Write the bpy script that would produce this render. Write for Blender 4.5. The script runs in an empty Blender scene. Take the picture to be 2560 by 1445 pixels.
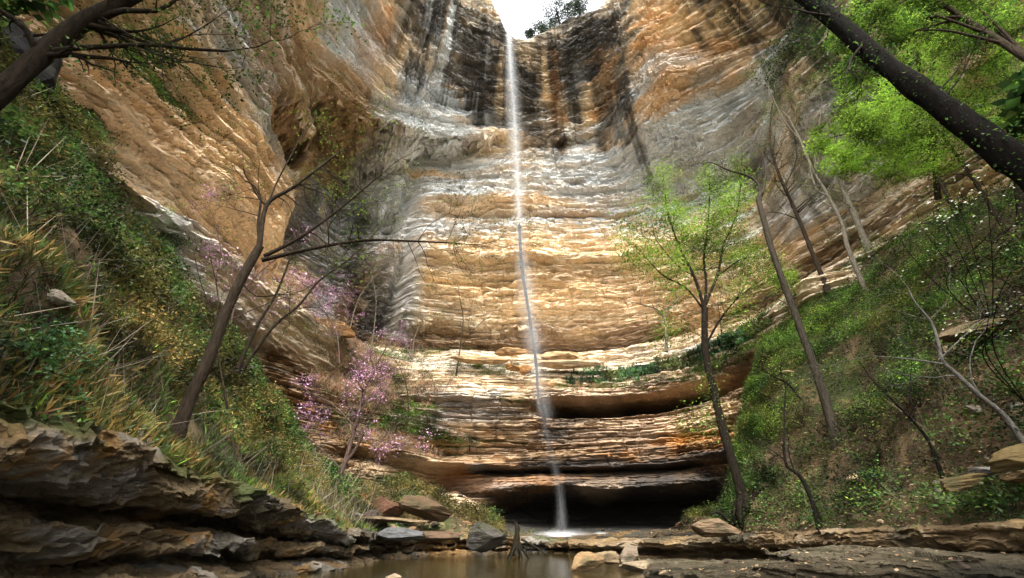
import bpy, math, random
import numpy as np
from mathutils import Vector
R_ = math.radians
random.seed(7); rng = np.random.default_rng(7)
S = bpy.context.scene

# ------------------------------------------------------------------ camera
PITCH = 28.0; FPX = 1138.0; EYE = 1.0
cam = bpy.data.cameras.new("camera"); cam.lens = 36*FPX/2560; cam.sensor_width = 36; cam.clip_end = 2000; cam.clip_start = 0.05
co = bpy.data.objects.new("camera", cam); S.collection.objects.link(co)
co.location = (0, 0, EYE); co.rotation_euler = (R_(90+PITCH), 0, 0); S.camera = co

# ------------------------------------------------------------------ light (bright overcast)
SUN_EL, SUN_AZ = 52, 176          # behind and above the viewer
w = bpy.data.worlds.new("World"); S.world = w; w.use_nodes = True
nt = w.node_tree; nt.nodes.clear()
sky = nt.nodes.new("ShaderNodeTexSky"); sky.sky_type = 'NISHITA'; sky.sun_disc = False
sky.sun_elevation = R_(SUN_EL); sky.sun_rotation = R_(SUN_AZ); sky.dust_density = 4; sky.air_density = 1.5
hsv = nt.nodes.new("ShaderNodeHueSaturation"); hsv.inputs["Saturation"].default_value = 0.12; hsv.inputs["Value"].default_value = 1.05
bg = nt.nodes.new("ShaderNodeBackground"); bg.inputs[1].default_value = 0.115
ow = nt.nodes.new("ShaderNodeOutputWorld")
nt.links.new(sky.outputs[0], hsv.inputs["Color"]); nt.links.new(hsv.outputs[0], bg.inputs[0]); nt.links.new(bg.outputs[0], ow.inputs[0])
sl = bpy.data.lights.new("sun", 'SUN'); sl.energy = .95; sl.angle = R_(60); sl.color = (1, .95, .87)
so = bpy.data.objects.new("sun", sl); S.collection.objects.link(so)
sd = Vector((math.sin(R_(SUN_AZ))*math.cos(R_(SUN_EL)), math.cos(R_(SUN_AZ))*math.cos(R_(SUN_EL)), math.sin(R_(SUN_EL))))
so.rotation_euler = (-sd).to_track_quat('-Z', 'Y').to_euler()
S.view_settings.view_transform = 'Standard'; S.view_settings.look = 'None'
S.view_settings.exposure = 2.7; S.view_settings.gamma = 1
S.cycles.max_bounces = 6; S.cycles.diffuse_bounces = 4; S.cycles.transparent_max_bounces = 24
S.cycles.use_adaptive_sampling = True; S.cycles.adaptive_threshold = 0.02; S.cycles.use_denoising = True

# ------------------------------------------------------------------ helpers
CP, SP = math.cos(R_(PITCH)), math.sin(R_(PITCH))
def ray(px, py):
    u = (px-1280)/FPX; v = (722.5-py)/FPX
    return np.array([u, CP-v*SP, SP+v*CP])
def atz(px, py, z):            # the point of a height plane a direction meets
    d = ray(px, py); t = (z-EYE)/d[2]; return np.array([d[0]*t, d[1]*t, z])
def aty(px, py, Y):
    d = ray(px, py); t = Y/d[1]; return np.array([d[0]*t, Y, EYE+d[2]*t])
def hsh(ix, iy, iz, seed):
    n = (ix.astype(np.int64)*374761393 + iy.astype(np.int64)*668265263 + iz.astype(np.int64)*2147483647 + seed*1274126177) & 0xffffffff
    n = ((n ^ (n >> 13))*1274126177) & 0xffffffff
    n = ((n ^ (n >> 16))*2246822519) & 0xffffffff
    return ((n ^ (n >> 15)) & 0xffffff)/float(0xffffff)
def vn2(x, y, seed=0):
    x = np.asarray(x, float); y = np.asarray(y, float)
    x, y = np.broadcast_arrays(x, y)
    xi = np.floor(x); yi = np.floor(y); fx = x-xi; fy = y-yi; fx = fx*fx*(3-2*fx); fy = fy*fy*(3-2*fy)
    z0 = np.zeros_like(xi)
    a = hsh(xi, yi, z0, seed); b = hsh(xi+1, yi, z0, seed); c = hsh(xi, yi+1, z0, seed); d = hsh(xi+1, yi+1, z0, seed)
    return (a*(1-fx)+b*fx)*(1-fy)+(c*(1-fx)+d*fx)*fy
def vn3(x, y, z, seed=0):
    zi = np.floor(z); fz = z-zi; fz = fz*fz*(3-2*fz)
    xi = np.floor(x); yi = np.floor(y); fx = x-xi; fy = y-yi; fx = fx*fx*(3-2*fx); fy = fy*fy*(3-2*fy)
    r = 0
    for k, wz in ((0, 1-fz), (1, fz)):
        a = hsh(xi, yi, zi+k, seed); b = hsh(xi+1, yi, zi+k, seed); c = hsh(xi, yi+1, zi+k, seed); d = hsh(xi+1, yi+1, zi+k, seed)
        r = r+wz*((a*(1-fx)+b*fx)*(1-fy)+(c*(1-fx)+d*fx)*fy)
    return r
def cells(x, y, seed, tilt=.5):
    '''jittered cells, each a tilted facet: the look of broken rock'''
    xi = np.floor(x); yi = np.floor(y); best = np.full(np.shape(x), 9.0); out = np.zeros(np.shape(x)); z0 = np.zeros_like(xi)
    for a in (-1, 0, 1):
        for b in (-1, 0, 1):
            cx, cy = xi+a, yi+b; px = cx+.1+.8*hsh(cx, cy, z0, seed); py = cy+.1+.8*hsh(cx, cy, z0, seed+1)
            dx, dy = x-px, y-py; d = dx*dx+dy*dy; k = d < best
            v = hsh(cx, cy, z0, seed+2)-.5+tilt*((hsh(cx, cy, z0, seed+3)-.5)*dx+(hsh(cx, cy, z0, seed+4)-.5)*dy)*2
            out = np.where(k, v, out); best = np.where(k, d, best)
    return out
def fbm2(x, y, seed=0, o=4, g=.5):
    r = 0; a = 1; t = 0
    for k in range(o): r = r+a*vn2(x*2**k, y*2**k, seed+k*17); t += a; a *= g
    return r/t
def fbm3(x, y, z, seed=0, o=4, g=.5):
    r = 0; a = 1; t = 0
    for k in range(o): r = r+a*vn3(x*2**k, y*2**k, z*2**k, seed+k*17); t += a; a *= g
    return r/t
def sm(a, b, x):
    t = np.clip((x-a)/(b-a), 0, 1); return t*t*(3-2*t)
def mesh_np(name, V, F, col=None, smooth=True, mat=None, parent=None):
    me = bpy.data.meshes.new(name)
    V = np.ascontiguousarray(V, np.float32); F = np.asarray(F, np.int32); k = F.shape[1]
    me.vertices.add(len(V)); me.vertices.foreach_set("co", V.ravel())
    me.loops.add(F.size); me.loops.foreach_set("vertex_index", F.ravel())
    me.polygons.add(len(F)); me.polygons.foreach_set("loop_start", np.arange(0, F.size, k, dtype=np.int32))
    me.polygons.foreach_set("use_smooth", np.full(len(F), smooth))
    if col is not None:
        at = me.color_attributes.new("Col", 'FLOAT_COLOR', 'POINT')
        c4 = np.ones((len(V), 4), np.float32); c4[:, :3] = col; at.data.foreach_set("color", c4.ravel())
    me.update(calc_edges=True); me.validate()
    o = bpy.data.objects.new(name, me); S.collection.objects.link(o)
    if mat: me.materials.append(mat)
    if parent: o.parent = parent
    return o
def tag(o, label=None, cat=None, group=None, kind=None):
    if label: o["label"] = label
    if cat: o["category"] = cat
    if group: o["group"] = group
    if kind: o["kind"] = kind
    return o
def grid_faces(nr, nc):
    i = np.arange(nr-1)[:, None]*nc+np.arange(nc-1)[None, :]
    return np.stack([i, i+1, i+nc+1, i+nc], -1).reshape(-1, 4)

# ------------------------------------------------------------------ materials
def mat_rock(name, bump=.25, rough=.85, scale=1.0, wet=0.0):
    m = bpy.data.materials.new(name); m.use_nodes = True; n = m.node_tree; b = n.nodes["Principled BSDF"]
    a = n.nodes.new("ShaderNodeAttribute"); a.attribute_name = "Col"
    tc = n.nodes.new("ShaderNodeTexCoord"); mp = n.nodes.new("ShaderNodeMapping"); mp.inputs["Scale"].default_value = (1*scale, 1*scale, 4.2*scale)
    n.links.new(tc.outputs["Object"], mp.inputs[0])
    n1 = n.nodes.new("ShaderNodeTexNoise"); n1.inputs["Scale"].default_value = 1.6; n1.inputs["Detail"].default_value = 9; n1.inputs["Roughness"].default_value = .72
    n2 = n.nodes.new("ShaderNodeTexNoise"); n2.inputs["Scale"].default_value = 9; n2.inputs["Detail"].default_value = 6; n2.inputs["Roughness"].default_value = .7
    n.links.new(mp.outputs[0], n1.inputs[0]); n.links.new(tc.outputs["Object"], n2.inputs[0])
    r = n.nodes.new("ShaderNodeMapRange"); r.inputs[1].default_value = .3; r.inputs[2].default_value = .7; r.inputs[3].default_value = .78; r.inputs[4].default_value = 1.36
    n.links.new(n1.outputs["Fac"], r.inputs[0])
    r2 = n.nodes.new("ShaderNodeMapRange"); r2.inputs[1].default_value = .35; r2.inputs[2].default_value = .65; r2.inputs[3].default_value = .86; r2.inputs[4].default_value = 1.2
    n.links.new(n2.outputs["Fac"], r2.inputs[0])
    vo = n.nodes.new("ShaderNodeTexVoronoi"); vo.feature = 'DISTANCE_TO_EDGE'; vo.inputs["Scale"].default_value = .75
    wv = n.nodes.new("ShaderNodeVectorMath"); wv.operation = 'MULTIPLY_ADD'; wv.inputs[1].default_value = (.9, .9, .9); n.links.new(n2.outputs["Color"], wv.inputs[0]); n.links.new(mp.outputs[0], wv.inputs[2]); n.links.new(wv.outputs[0], vo.inputs["Vector"])
    ck = n.nodes.new("ShaderNodeMapRange"); ck.inputs[1].default_value = 0; ck.inputs[2].default_value = .05; ck.inputs[3].default_value = .45; ck.inputs[4].default_value = 1; n.links.new(vo.outputs["Distance"], ck.inputs[0])
    n3 = n.nodes.new("ShaderNodeTexNoise"); n3.inputs["Scale"].default_value = .35; n3.inputs["Detail"].default_value = 3; n.links.new(tc.outputs["Object"], n3.inputs[0])
    cm = n.nodes.new("ShaderNodeMapRange"); cm.inputs[1].default_value = .46; cm.inputs[2].default_value = .6; n.links.new(n3.outputs["Fac"], cm.inputs[0])
    cx_ = n.nodes.new("ShaderNodeMix"); cx_.data_type = 'FLOAT'; cx_.inputs["A"].default_value = 1; n.links.new(cm.outputs[0], cx_.inputs["Factor"]); n.links.new(ck.outputs[0], cx_.inputs["B"])
    mu = n.nodes.new("ShaderNodeMath"); mu.operation = 'MULTIPLY'; n.links.new(r.outputs[0], mu.inputs[0]); n.links.new(r2.outputs[0], mu.inputs[1])
    m2 = n.nodes.new("ShaderNodeMath"); m2.operation = 'MULTIPLY'; n.links.new(mu.outputs[0], m2.inputs[0]); n.links.new(cx_.outputs["Result"], m2.inputs[1])
    vm = n.nodes.new("ShaderNodeVectorMath"); vm.operation = 'SCALE'; n.links.new(a.outputs["Color"], vm.inputs[0]); n.links.new(m2.outputs[0], vm.inputs["Scale"])
    n.links.new(vm.outputs[0], b.inputs["Base Color"]); b.inputs["Roughness"].default_value = rough
    ad = n.nodes.new("ShaderNodeMath"); ad.operation = 'MULTIPLY_ADD'; ad.inputs[1].default_value = .35; n.links.new(n2.outputs["Fac"], ad.inputs[0]); n.links.new(n1.outputs["Fac"], ad.inputs[2])
    bu = n.nodes.new("ShaderNodeBump"); bu.inputs["Strength"].default_value = .9; bu.inputs["Distance"].default_value = bump
    n.links.new(ad.outputs[0], bu.inputs["Height"]); n.links.new(bu.outputs[0], b.inputs["Normal"])
    b.inputs["Specular IOR Level"].default_value = .12
    return m
M_cliff = mat_rock("sandstone", .3)
# ------------------------------------------------------------------ the cliff: a horseshoe of bedded sandstone
OX, OY = 1.0, 14.0
# each level: (rows to the next level, [points]) ; a point is (px, py, z) read off the photograph at a known bedding height,
# or ('w', x, y, z) in metres
W = 'w'
LV = [
 (4,  [(W,-17,0,-1.2),(W,-15,14,-1.2),(W,-13,25,-1.2),(W,-8,30,-1.2),(W,-1,31,-1.2),(W,4,31.2,-1.2),(W,9,31,-1.2),(W,16,24,-1.2),(W,20,10,-1.2),(W,22,-2,-1.2)]),
 (34, [(W,-17.2,0,.2),(W,-15,14,.2),(W,-13,25,.2),(W,-8,31,.2),(W,-1,31.5,.3),(W,4,31.3,.5),(W,9,31,.4),(W,16,24.2,.2),(W,20,10,.2),(W,22,-2,.2)]),
 (26, [(W,-17.6,0,1.4),(W,-15.4,14,1.4),(W,-13.2,27,1.6),(W,-9,34,2.6),(W,-3.5,35.5,3.2),(W,-2,39.6,1.6),(W,4,43,1.5),(W,10,43,1.5),(W,16.6,38,1.5),(W,20,24,1.4),(W,21,10,1.4),(W,22,-2,1.4)]),
 (20, [(W,-17.6,0,1.8),(W,-15.4,14,1.8),(W,-13.2,27,2.0),(W,-9,34.2,3.0),(W,-3.7,35.7,3.6),(W,-2,42,2.6),(W,4,46,2.8),(W,10,46,2.8),(W,17,40,2.8),(W,20,24.2,1.8),(W,21,10,1.8),(W,22,-2,1.8)]),
 (36, [(W,-17.6,0,2.2),(W,-15.4,14,2.2),(W,-13.2,27,2.4),(W,-9,34.4,3.4),(1100,1245,3.7),(1160,1243,3.5),(1250,1222,3.9),(1340,1208,4.2),(1420,1208,4.2),(1500,1220,3.9),(1600,1218,3.9),(1700,1210,4.0),(1800,1205,4.2),(W,20,24,2.2),(W,21,10,2.2),(W,22,-2,2.2)]),
 (6,  [(W,-18,0,5.2),(W,-16,14,5.2),(W,-13.4,27,5.2),(W,-9.6,35,5.4),(1120,1172,5.6),(1200,1178,5.4),(1350,1178,5.4),(1500,1178,5.4),(1700,1172,5.4),(1850,1150,5.4),(W,20,24,5.2),(W,21.2,10,5.2),(W,22,-2,5.2)]),
 (6,  [(W,-18,0,5.4),(W,-16,14,5.4),(W,-13.6,27.4,5.4),(W,-10,35.6,5.6),(W,-4,37.5,5.8),(W,4,38.2,5.6),(W,12,37,5.6),(W,19,31,5.6),(W,20.2,24,5.4),(W,21.2,10,5.4),(W,22,-2,5.4)]),
 (18, [(W,-18,0,5.6),(W,-16,14,5.6),(1000,1128,6.1),(1060,1140,6.0),(1120,1162,5.7),(1200,1168,5.7),(1350,1168,5.7),(1500,1164,5.7),(1700,1150,5.8),(1850,1110,6.2),(W,20,24,5.6),(W,21.2,10,5.6),(W,22,-2,5.6)]),
 (70, [(W,-18,0,6.8),(W,-16,14,6.8),(1000,1112,6.8),(1060,1125,6.7),(1120,1145,6.5),(1200,1142,6.6),(1350,1134,6.7),(1500,1126,6.8),(1700,1112,6.9),(1850,1070,7.4),(W,20,24,6.8),(W,21.3,10,6.8),(W,22,-2,6.8)]),
 (16, [(W,-18.5,0,9.6),(W,-16.5,14,9.6),(W,-13.8,29,9.8),(1000,1010,9.9),(1150,1035,9.8),(1350,1042,9.7),(1500,1042,9.6),(1640,1035,9.6),(1800,990,9.9),(1950,900,11),(W,21,24,9.8),(W,21.5,10,9.6),(W,22,-2,9.6)]),
 (14, [(W,-18.5,0,9.9),(W,-16.5,14,9.9),(W,-14,30,10.2),(W,-9.5,39,10.4),(W,-1,38.9,10.2),(W,2.4,40,10.1),(W,4,46.5,10.1),(W,11,46.5,10.1),(W,20,39,10.6),(W,22.5,30,11),(W,22,24,10.5),(W,21.8,10,10),(W,22,-2,10)]),
 (14, [(W,-18.5,0,10.2),(W,-16.5,14,10.2),(W,-14,30,10.8),(W,-9.5,39.2,10.8),(W,-1,38.9,10.6),(W,2.4,40.2,10.7),(W,4,47,11.1),(W,11,47,11.3),(W,20,39.2,11.6),(W,22.5,30,11.6),(W,22,24,11),(W,21.8,10,10.4),(W,22,-2,10.4)]),
 (44, [(W,-17.8,0,10.4),(W,-15.6,12,10.6),(600,770,11.2),(835,962,10.6),(W,-10,38.6,11.3),(1150,985,11.2),(1330,995,11.1),(1420,985,11.4),(1550,985,11.6),(1700,960,12),(1800,930,12.3),(1900,865,13),(W,22,24,12.2),(W,21.8,10,11),(W,22,-2,11)]),
 (30, [(W,-17.8,0,13.4),(W,-15.6,12,13.4),(560,606,13.6),(700,735,13.6),(835,842,13.4),(W,-11,40,14),(1150,930,14),(1350,930,14),(1550,930,14.1),(1700,900,14.3),(1850,830,14.8),(2000,700,15.4),(W,22.4,24,14.8),(W,22.5,10,14),(W,23,-2,14)]),
 (16, [(W,-18.6,0,13.8),(W,-16.6,12,14),(W,-16,20,14.4),(W,-15.6,28,14.6),(W,-16,36,15.4),(W,-10,43.5,16.4),(1150,880,16.8),(1340,884,16.8),(1550,872,16.9),(1700,845,17.2),(1890,780,17.4),(2000,700,17.4),(W,22.6,24,17),(W,23,10,16),(W,24,-2,16)]),
 (14, [(W,-20,0,14.6),(W,-19.6,12,15),(W,-19,20,15.4),(W,-19,28,15.8),(W,-20,36,17),(W,-15,44.5,18.4),(W,-5,47.2,18.6),(W,4,48.5,18.6),(W,11,47,18.6),(W,20,37.5,18.6),(W,23,27,18.4),(W,23.6,20,18.4),(W,23.6,10,17.4),(W,24,-2,17)]),
 (30, [(W,-19.6,0,16.8),(W,-19.2,12,17),(W,-18.6,20,17.6),(W,-18.4,28,18),(W,-21,36,19),(W,-16,45,19.6),(W,-5,46.4,19.8),(W,4,47,19.8),(W,11,45.8,19.8),(W,20,36.8,19.6),(W,23,27,19.2),(W,23.6,20,19),(W,23.6,10,18),(W,24,-2,18)]),
 (80, [(W,-17.6,0,17.2),(270,290,17.6),(560,470,18.8),(700,600,19.6),(W,-18.4,31,20),(W,-22,36,20.5),(W,-18,44,20.5),(W,-14.5,47,20.4),(1004,797,20.6),(1030,800,20.6),(1150,810,20.8),(1340,806,20.8),(1550,806,20.8),(1700,785,21),(1850,735,21),(2000,640,20.8),(2200,540,20.6),(W,23.4,10,19),(W,24,-2,19)]),
 (8,  [(W,-17.4,0,22),(W,-17.2,12,22),(W,-17,22,24),(W,-17.4,29,26),(W,-23,35,26),(W,-19,43,26.4),(W,-14.2,46.5,26.6),(1003,642,26.7),(1050,640,26.8),(1340,652,26.8),(1500,650,27),(1700,620,27),(1900,560,26.6),(W,22.8,24,26),(W,23.4,10,25),(W,24,-2,25)]),
 (70, [(W,-17.4,0,22.3),(W,-17.2,12,22.3),(W,-17,22,24.3),(W,-17.4,29,26.4),(W,-23.2,35,26.4),(W,-19,43.1,26.8),(W,-14.2,46.4,27),(1003,630,27.0),(1050,628,27.2),(1340,636,27.3),(1500,636,27.4),(1700,608,27.4),(1900,548,27),(W,22.6,24,26.4),(W,23.4,10,25.4),(W,24,-2,25.4)]),
 (16, [(W,-17.2,0,25),(W,-17,12,25),(W,-16.8,22,28),(W,-17.2,29,30.5),(W,-23.4,34,32),(W,-20,42,32.5),(W,-14.4,45.5,32.8),(1005,543,32.9),(1050,540,33),(1200,545,33.3),(1340,545,33.3),(1500,540,33.4),(1700,510,33.2),(1900,445,32.4),(W,22.4,24,30),(W,23,10,29),(W,24,-2,29)]),
 (70, [(W,-17,0,26),(W,-16.8,12,26),(W,-16.6,22,29),(W,-17,29,32),(W,-22,34,34),(W,-19.5,41.4,34),(W,-13.8,44.5,34.2),(1005,507,33.9),(1050,505,34),(1200,510,34.4),(1340,520,34.2),(1500,515,34.4),(1700,480,34.4),(1900,420,33.4),(W,22.2,24,31),(W,23,10,30),(W,24,-2,30)]),
 (30, [(W,-16.8,0,29),(W,-16.6,12,29),(W,-16.6,20,32),(W,-18,27.5,35),(W,-21,33,36.6),(W,-18,40.4,37),(W,-12.6,39.4,37.6),(1050,395,39.8),(1200,385,40.6),(1340,372,41.4),(1500,360,41.8),(1620,330,38.5),(1700,315,38),(1900,240,37.5),(W,22.6,24,36),(W,23,10,34),(W,24,-2,34)]),
 (20, [(W,-16.6,0,30),(W,-16.2,12,30),(W,-15.8,18,33),(760,180,36.4),(880,280,37),(1000,318,38),(1100,340,39.6),(1200,352,40.8),(1280,352,42),(1400,345,42),(1500,330,42.6),(1560,262,42),(1640,185,41.6),(1800,150,40.6),(1950,100,39.8),(W,23,18,37),(W,23.4,10,36),(W,24,-2,36)]),
 (90, [(W,-16.4,0,33),(W,-16.4,12,33),(W,-16,17,36),(770,110,38.6),(900,215,40),(1000,262,41.2),(1100,298,42.4),(1200,325,43),(1280,330,43.4),(1400,318,43.6),(1500,295,44),(1560,230,44.4),(1640,145,44),(1800,115,43),(1950,70,42),(W,23,18,39),(W,23.2,10,38),(W,24,-2,38)]),
 (40, [(W,-16.2,0,33.5),(W,-16,12,35),(W,-14.8,20,44),(W,-10,30,52),(W,-4.5,34.6,53),(W,-1,35.6,51),(W,1,36.4,51),(W,4,37.4,52),(W,9,34.4,50.5),(W,12.6,30.6,51),(W,14.5,28.6,53),(W,20.5,23,49),(W,22.6,14,41),(W,23.5,10,38.6),(W,24.2,-2,38.4)]),
 (30, [(W,-16.2,0,34.2),(W,-15.6,12,37.5),(W,-13.4,20,51),(W,-9,29,62),(W,-4.6,33,62),(W,-2.7,33.8,61),(W,-1.6,34.6,58.6),(W,-.7,35.2,56.3),(W,.4,35.6,55.7),(W,2,35.6,55.7),(W,3.6,35.3,56.3),(W,7,34,57.5),(W,10.4,32.4,56.6),(W,11.4,31.9,57.5),(W,12.6,30.6,61),(W,14.5,28,63),(W,19,21,56),(W,22,14,43.5),(W,23.4,10,39.5),(W,24.2,-2,39)]),
]
PH = np.radians(np.linspace(222, -38, 1500))       # left (behind the viewer) round to the right
NCOL = len(PH)
def level(pts):
    a = []
    for p in pts:
        q = np.array(p[1:], float) if p[0] == W else atz(*p)
        dx, dy = q[0]-OX, q[1]-OY; f = math.degrees(math.atan2(dy, dx))
        if f < -90: f += 360
        a.append((f, math.hypot(dx, dy), q[2]))
    a.sort(); a = np.array(a); f = np.degrees(PH)
    r = np.interp(f, a[:, 0], a[:, 1]); z = np.interp(f, a[:, 0], a[:, 2])
    k = np.hanning(19); k /= k.sum()
    pad = lambda v: np.convolve(np.pad(v, 9, 'edge'), k, 'valid')
    return pad(r), pad(z)
lev = [level(p) for _, p in LV]
RR, ZZ = [], []
for i in range(len(LV)-1):
    n = LV[i][0]
    for t in np.arange(n)/n:
        RR.append(lev[i][0]*(1-t)+lev[i+1][0]*t); ZZ.append(lev[i][1]*(1-t)+lev[i+1][1]*t)
RR.append(lev[-1][0]); ZZ.append(lev[-1][1])
RR = np.array(RR); ZZ = np.array(ZZ)
# extra slices where rows are sparse relative to height (vertical step <= ~0.09 m)
def refine(RR, ZZ, step=.095):
    R2, Z2 = [], []
    for i in range(len(RR)-1):
        d = np.percentile(np.hypot(RR[i+1]-RR[i], ZZ[i+1]-ZZ[i]), 70); n = max(1, int(math.ceil(d/step)))
        for t in np.arange(n)/n:
            R2.append(RR[i]*(1-t)+RR[i+1]*t); Z2.append(ZZ[i]*(1-t)+ZZ[i+1]*t)
    R2.append(RR[-1]); Z2.append(ZZ[-1]); return np.array(R2), np.array(Z2)
RR, ZZ = refine(RR, ZZ)
def smooth_rows(A, n=9):
    k = np.hanning(n+2)[1:-1]; k /= k.sum(); P = np.pad(A, ((n//2, n//2), (0, 0)), 'edge'); return sum(k[i]*P[i:i+len(A)] for i in range(n))
RB, ZB = smooth_rows(RR, 7), smooth_rows(ZZ, 7)
PHG = np.broadcast_to(PH, RB.shape); SG = -PHG*30.0     # SG: metres round the bowl
print("cliff grid", RB.shape)
def strata(s, z, h, seed, blk=3.0, amp=1.0):
    """blocky beds: each bed of thickness ~h is cut in blocks that stand out or back"""
    zz = z/h+1.2*(vn2(s/17, z/5, seed+3)-.5)*(1.0/h)*.5+.8*vn2(s*0+3.3, z/h*.37, seed+5)
    L = np.floor(zz); f = zz-L
    zero = np.zeros_like(L)
    off = hsh(L, zero, zero, seed+9)*37.0
    bw = blk*(.6+1.6*hsh(L, zero+1, zero, seed+11))
    q = s/bw+off+.35*vn2(s/.9, z/.5, seed+12); B = np.floor(q); g = q-B
    a = hsh(L, B, zero, seed+21); b = hsh(L, B+1, zero, seed+21)
    e = sm(.93, 1.0, g); v = a*(1-e)+b*e
    bed = hsh(L, zero+7, zero, seed+33)
    edge = np.clip(np.minimum(f, 1-f)/.10, 0, 1)
    return amp*((.45*v+.55*bed)-.5), edge
def cliff_disp(s, z, X, Y):
    d = np.zeros_like(s)
    big = fbm3(X/14, Y/14, z/7, 5, 3)-.5
    d += big*2.2
    d += (fbm3(X/3.4, Y/3.4, z/.9, 9, 4)-.5)*.55
    hole = fbm3(X/1.6, Y/1.6, z/.9, 77, 3); d += sm(.62, .8, hole)*.4
    for h, amp, blk, seed in ((2.3, .66, 11.0, 100), (.9, .42, 3.6, 200), (.34, .2, 1.8, 300)):
        m = .35+.9*vn2(s/11, z/4, seed+1)
        v, e = strata(s, z, h, seed, blk, 1.0)
        d += -v*amp*m*1.3+(1-e)*amp*.42*m
    for h, dep, seed in ((2.6, .55, 510), (1.05, .34, 520), (.5, .2, 530)):      # open bedding cracks
        q = z/h+.9*(fbm2(s/9, z/6, seed, 4)-.5)+.12*(vn2(s/1.3, z/1.0, seed+4)-.5)
        f = np.abs(q-np.round(q))*h; pres = sm(.48, .66, vn2(s/5.5, np.round(q)*7.3, seed+7)*.7+.3*vn2(s/1.5, np.round(q)*3.1, seed+8))
        d += dep*pres*np.exp(-(f/.085)**2)
    jx = s/3.2+.5*(fbm2(s/2, z/2.2, 540, 3)-.5)+.6*np.floor(z/2.3); fj = np.abs(jx-np.round(jx))*3.2
    d += .22*np.exp(-(fj/.07)**2)*sm(.5, .62, vn2(np.round(jx)*3.7, z/1.8, 541))
    dgr = np.degrees(-s/30); side = 1-.5*(sm(112, 128, dgr)+sm(62, 45, dgr))
    q = s*.62*side+(fbm2(s/3, z/3, 560, 3)-.5)*1.2
    d += (.12+.88*sm(12, 19, z))*(cells(q/4.2, z/.85, 570, .55)*.5*(.4+vn2(s/8, z/5, 571))+cells(q/1.35, z/.36, 580, .9)*.36)+cells(q/.55, z/.17, 590, .9)*.2
    d += (fbm3(X/.5, Y/.5, z/.28, 31, 3)-.5)*.16
    return d
Xb = OX+RB*np.cos(PHG); Yb = OY+RB*np.sin(PHG)
D = cliff_disp(SG, ZB, Xb, Yb)
topd = sm(0, 2.2, ZB[-1][None, :]-ZB)
lowd = sm(-.5, 1.5, ZB)
ilip = [k for k, (_, p) in enumerate(LV) if (760,180,36.4) in p][0]
zl = lev[ilip][1][None, :]; dg = np.degrees(PH)[None, :]; wl = sm(84, 97, dg)*(1-sm(176, 188, dg)); wob = (fbm2(SG/6, SG*0, 611, 3)-.5)*1.3
for o_, a_, h_ in ((-.1, 1.0, 1.5), (2.3, .95, 1.7), (4.6, .8, 2.4), (8.4, .6, 2.6)):       # heavy ribs: sharp beneath, sloping back above
    f = (ZB-zl-o_-wob*.6-.35*(fbm2(SG/2.2, ZB*0+o_, 613, 3)-.5))/h_; D -= wl*a_*(.5+.9*vn2(SG/4.5, SG*0+o_, 614))*np.where(f < 0, 0, np.clip(1-f, 0, 1))*sm(0, .12, f)
for z_, a_, h_, lo, hi in ((40.6, .5, 1.0, 92, 112), (34.6, .55, 1.2, 84, 116), (33.6, .5, .9, 50, 90), (29.6, .4, .9, 88, 115), (26.9, .5, .9, 60, 118), (23.8, .3, .7, 70, 115), (36.5, .5, 1.0, 30, 86), (39.2, .55, 1.0, 30, 86), (31, .45, .9, 10, 86), (25, .5, 1.0, 0, 66), (22.6, .4, .9, -10, 62), (28.6, .4, .9, 0, 72), (45.5, .5, 1.3, 20, 80), (20.9, .5, 1.0, 138, 205), (23, .65, 1.3, 138, 205), (26.2, .75, 1.4, 138, 200), (29.6, .7, 1.4, 136, 198), (33, .6, 1.3, 150, 196), (45.5, .7, 1.6, 96, 185), (49.5, .7, 1.6, 96, 175)):
    f = (ZB-z_-.7*(fbm2(SG/5, SG*0+z_, 617, 3)-.5))/h_; D -= sm(lo, lo+6, dg)*(1-sm(hi-6, hi, dg))*a_*(.3+1.1*vn2(SG/3.1, SG*0+z_, 618))*np.where(f < 0, 0, np.clip(1-f, 0, 1))*sm(0, .12, f)
low = sm(.8, 2, ZB)*(1-sm(13, 15, ZB))
for h_, a_, b_, sd_ in ((.7, .42, 9, 640), (.27, .26, 4.5, 650)):
    v_, e_ = strata(SG, ZB, h_, sd_, b_, 1.0); D += low*a_*(-v_+.5*(1-e_))
D *= (.25+.75*topd)*(.35+.65*lowd)
wall = ((SG > -1e9)*1.0)
RC = RB+D
ZC = ZB+(fbm3(Xb/1.3, Yb/1.3, ZB/1.3, 55, 3)-.5)*.14
_g = np.gradient(RB, axis=0)/np.maximum(np.abs(np.gradient(ZB, axis=0)), .004); wu = sm(.9, 3, -_g)*sm(1.5, 3, ZB)
ZC = ZC+wu*(.1+.9*sm(14, 18, ZB))*(cells(Xb/2.4, Yb/2.4, 660, 1.1)*.9+cells(Xb/.8, Yb/.8, 662, 1.1)*.35+(fbm2(Xb/4, Yb/4, 664, 4)-.5)*2.0)
XC = OX+RC*np.cos(PHG); YC = OY+RC*np.sin(PHG)
# index of the smooth surface for ray look-ups
def proj(X, Y, Z):
    yy = Y*CP+(Z-EYE)*SP; vv = -Y*SP+(Z-EYE)*CP
    return 1280+FPX*X/yy, 722.5-FPX*vv/yy, yy
_PX, _PY, _PD = proj(Xb[::3, ::3], Yb[::3, ::3], ZB[::3, ::3])
_PD = np.where(_PD < 2, 1e9, _PD)
def cliff_at(px, py, tol=14):
    d2 = np.hypot(_PX-px, _PY-py); d2 = np.where(_PD > 1e8, 1e9, d2)
    c = np.where(d2 < tol, _PD, 1e9)
    i = np.unravel_index(np.argmin(c) if c.min() < 1e8 else np.argmin(d2), d2.shape)
    return i[0]*3, i[1]*3

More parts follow.
